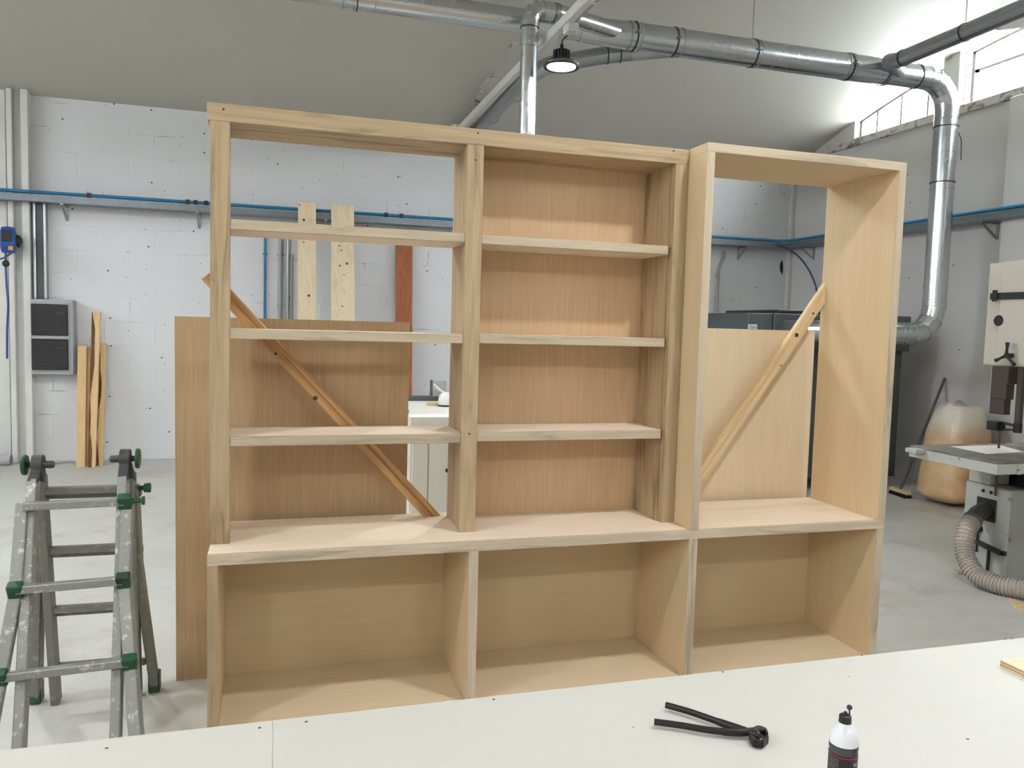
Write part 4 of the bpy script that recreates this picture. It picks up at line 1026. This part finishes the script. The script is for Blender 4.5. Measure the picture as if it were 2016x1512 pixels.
# guard, guide post, guides, blade
XG = 4.76; BROWN = plain('brown_guard', srgb(62, 52, 46), .5)
ga, gb_ = PX(XG, 1957, 760).y, PX(XG, 1990, 760).y
for i in range(3):
    z1_ = hz0 + .003 - i * .10; f = i * .012
    MB().box(XG - .03 + f * .4, XG + .055 - f * .6, gb_ + f, ga + i * .004, z1_ - .113, z1_, .004).build('blade_guard', BROWN, bs)
gp2 = PX(XG + .03, 2005, 800).y
MB().box(XG + .02, XG + .055, gp2 - .018, gp2 + .018, 1.0, hz0 + .003, .003).build('guide_post', BROWN, bs)
g3 = PX(XG, 1962, 838); gz = g3.z
MB().box(XG - .04, XG + .04, g3.y - .035, g3.y + .045, gz - .03, gz + .03, .005).build('guide_block', BLACK, bs)
for dz_ in (.022, -.022): MB().bar((XG + .02, g3.y - .03, gz + dz_), (XG + .035, gp2, gz + dz_ * .5), .025, .014).build('guide_arm', BLACK, bs)
MB().lathe([(.026, -.03), (.026, .03)], (XG + .037, gp2, gz), n=14).build('guide_clamp', BLACK, bs, smooth=40)
yb2 = PX(XG, 1967, 870).y
MB().bar((XG, yb2, .55), (XG, yb2, gz - .02), .018, .003, (1, 0, 0)).build('blade', BROWN, bs)
MB().box(5.10, 5.46, .099, .889, 0, .45, .008).build('lower_wheel_box', CREAM, bs)
# base: corner towards the viewer, dust port and pedal on the side facing the bookcase
XS, YS = 4.78, .89
MB().box(XS, 5.5, YS, 1.24, 0.0, .60, .008).build('base', GREENGREY, bs)
MB().box(XS, 4.95, YS + .16, 1.22, .604, ZS - .076, .006).build('base_side', GREENGREY, bs)
MB().prism([(4.96, YS + .02, .604), (5.4, YS + .02, .604), (5.25, YS + .02, ZS - .08), (4.99, YS + .02, ZS - .08)], (0, .3, 0)).build('trunnion', BLACK, bs)
for (x, y) in ((1936, 966), (1952, 970)):
    p = PX(XS, x, y); MB().lathe([(.012, 0), (.010, .008)], p, (-1, 0, 0), 10).build('bolt', BLACK, bs)
pp = PX(XS, 1943, 1003)
MB().box(XS - .014, XS - .0005, pp.y - .075, pp.y + .075, pp.z - .075, pp.z + .075, .005).build('port_plate', BLACK, bs)
MB().tube([pp + Vector((-.01, 0, 0)), pp + Vector((-.10, -.02, -.02)), pp + Vector((-.17, -.05, -.05))], .054, 18).build('port', plain('dark_port', srgb(70, 66, 62), .5), bs, smooth=30)
pa, pb = PX(XS - .03, 1922, 1066), PX(XS - .03, 1972, 1090)
MB().bar(pa, pb, .03, .030, (0, 0, 1), .003).build('pedal_bar', BLACK, bs)
MB().bar(pb, Vector((XS, pb.y, pb.z)), .02, .028).build('pedal_bracket', BLACK, bs)
q = PX(XS - .02, 1947, 1080); MB().bar(q, q + Vector((0, 0, -.18)), .018, .012, (0, 1, 0)).build('pedal_rod', BLACK, bs)
q = PX(XS, 1928, 1040); MB().lathe([(.028, 0), (.028, .02)], q, (-1, 0, 0), 14).build('latch_knob', BLACK, bs)
q = q + Vector((-.012, 0, 0)); MB().bar(q, q + Vector((0, 0, -.16)), .010, .010).build('latch_rod', BLACK, bs)
hs = thing('suction_hose', PZ(0, 1950, 1150), 'clear ribbed suction hose curling from the bandsaw to the floor', 'hose')
HP = [pp + Vector((-.15, -.04, -.045)), PX(4.56, 1905, 1040), PX(4.52, 1899, 1075), PX(4.50, 1905, 1105), PX(4.50, 1925, 1133), PX(4.52, 1955, 1158), PX(4.56, 1990, 1170), PX(4.62, 2030, 1175), PX(4.70, 2080, 1175), Vector((4.82, .02, .06)), Vector((4.86, -.5, .06)), Vector((4.80, -1.0, .06))]
HP = [Vector((p.x, p.y, max(p.z, .062))) for p in HP]
CP = path(HP, 16); n_ = len(CP)
MB().tube(CP, [.054 + (.0035 if i % 3 == 0 else -.001) for i in range(n_)], 18, cap=False).build('hose_wall', HOSE, hs, smooth=60)
for i in range(1, n_ - 1, 3):
    d = (CP[i + 1] - CP[i - 1]).normalized(); MB().lathe([(.0555, -.003), (.0595, -.002), (.0595, .002), (.0555, .003)], CP[i], d, 18, cap=False).build('rib', plain_rib if False else GREYPL, hs)
d = (CP[3] - CP[0]).normalized()
for k in (2, 5): ring_at('hose_clamp', STEEL, hs, CP[k], (CP[k + 1] - CP[k - 1]).normalized(), .0585, .008, .003)
# sheet lying on the saw table
sh = [PZ(ZS, x, y) for (x, y) in ((1872, 879.5), (1943, 894), (2016, 890.5), (1968, 877))]
m = MB(); m.prism([Vector((p.x, p.y, ZS + .0005)) for p in sh], (0, 0, .003)); tag(m.build('white_sheet', PAPER), 'white sheet lying on the bandsaw table', 'sheet')
# scrap of board on the floor
a_, c_ = PZ(.0, 1995, 1196), PZ(.0, 2016, 1204)
m = MB(); m.prism([a_, c_ + (c_ - a_) * 3, c_ + (c_ - a_) * 3 + Vector((.10, .12, 0)), a_ + Vector((.10, .12, 0))], (0, 0, .012)); tag(m.build('board_scrap', PALEPINE[0]), 'pale scrap of board on the floor below the suction hose', 'scrap')
a_ = PZ(0, 1895, 1128) + Vector((-.06, -.02, 0)); m = MB(); m.prism([a_, a_ + Vector((.16, -.10, 0)), a_ + Vector((.19, -.05, 0)), a_ + Vector((.05, .08, 0))], (0, 0, .01)); tag(m.build('board_scrap', GREY[0]), 'grey scrap of board on the floor behind the suction hose bend', 'scrap')

# ================================================================== SAWDUST BAGS AND BROOM
def bag(cx, cy, rx, ry, h, seed, label, tilt=0.0):
    m = MB(); nu, nv = 36, 26; rings = []
    for j in range(nv + 1):
        v = j / nv; z = h * v
        s = (min(1, v / .10)) ** .45 * .92 + .08 if v < .10 else 1.0
        top = 1 - max(0, (v - .72) / .28) ** 1.8 * .45
        bulge = 1 + .06 * math.sin(v * 5 + seed)
        ring = []
        for i in range(nu):
            a = 2 * math.pi * i / nu; c, s_ = math.cos(a), math.sin(a); e = .62
            x = math.copysign(abs(c) ** e, c) * rx; y = math.copysign(abs(s_) ** e, s_) * ry
            q = Vector((x * 4, y * 4, z * 5 + seed * 7)); nz = noise.noise(q) * (.03 + .24 * max(0, v - .6)) + noise.noise(q * 3) * (.012 + .10 * max(0, v - .6))
            k = s * top * bulge + nz
            zz = z + (noise.noise(Vector((x * 6, y * 6, seed))) * .10 * max(0, v - .7) / .3)
            ring.append(m.bm.verts.new((cx + x * k + tilt * v, cy + y * k, max(0, zz))))
        rings.append(ring)
    for j in range(nv):
        for i in range(nu): m.bm.faces.new((rings[j][i], rings[j][(i + 1) % nu], rings[j + 1][(i + 1) % nu], rings[j + 1][i]))
    m.bm.faces.new(list(reversed(rings[0]))); m.bm.faces.new(rings[-1])
    return tag(m.build('sawdust_bag', BAG, smooth=60), label, 'bag', 'sawdust bags by the right wall')
bag(6.42, 2.93, .26, .25, .93, 1.0, 'large plastic bag of sawdust left of the bandsaw table', .03)
bag(6.52, 2.44, .17, .19, .60, 3.3, 'smaller bag of sawdust standing behind the bandsaw base')
bag(6.58, 1.97, .29, .24, .96, 5.1, 'bag of sawdust farthest right behind the bandsaw')
bt = PX(6.965, 1860, 745); bb = PZ(.05, 1772, 966)
br = thing('broom', (bb.x, bb.y, 0), 'wooden broom leaning on the right wall by the collector', 'broom')
HANDLE = plain('brown_handle', srgb(96, 80, 70), .6)
MB().tube([bb, bt], .013, 10).build('handle', HANDLE, br, smooth=40)
dx = (PZ(.05, 1787, 972) - PZ(.05, 1757, 962)).normalized()
MB().bar(bb - dx * .13, bb + dx * .14, .05, .035, (0, 0, 1), .004).build('head', PALEPINE[0], br)
m = MB()
for i in range(18):
    p = bb + dx * (-.125 + .26 * i / 17)
    for k in (-.015, .0, .015): m.bar(p + Vector((-dx.y * k, dx.x * k, -.015)), p + Vector((-dx.y * k * 2.4, dx.x * k * 2.4, -.05)), .008, .008, (0, 1, 0))
tag(m.build('bristles', BLACK, br), kind='stuff')

# ================================================================== ODDMENTS
# grey plastic pipe and a cable on the floor by the back wall
p = PZ(.055, 22, 905); t = thing('plastic_pipe', (p.x, p.y, 0), 'grey plastic pipe lying on the floor at the left edge', 'pipe')
m = MB(); m.lathe([(.048, 0), (.055, 0), (.055, 1.6), (.048, 1.6), (.048, 0)], (p.x, p.y, .055), (-1, 0, 0), 24, cap=False); m.build('pipe', GREYPL, t, smooth=40)
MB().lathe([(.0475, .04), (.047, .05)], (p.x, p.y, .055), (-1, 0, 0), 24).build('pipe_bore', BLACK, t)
cp_ = [PZ(.008, x, y) for (x, y) in ((60, 912), (90, 915), (118, 911), (140, 909), (152, 912))]
tag(MB().tube(path(cp_, 6), .006, 8).build('floor_cable', GREYPL, smooth=60), 'thin grey cable lying on the floor behind the ladder', 'cable')
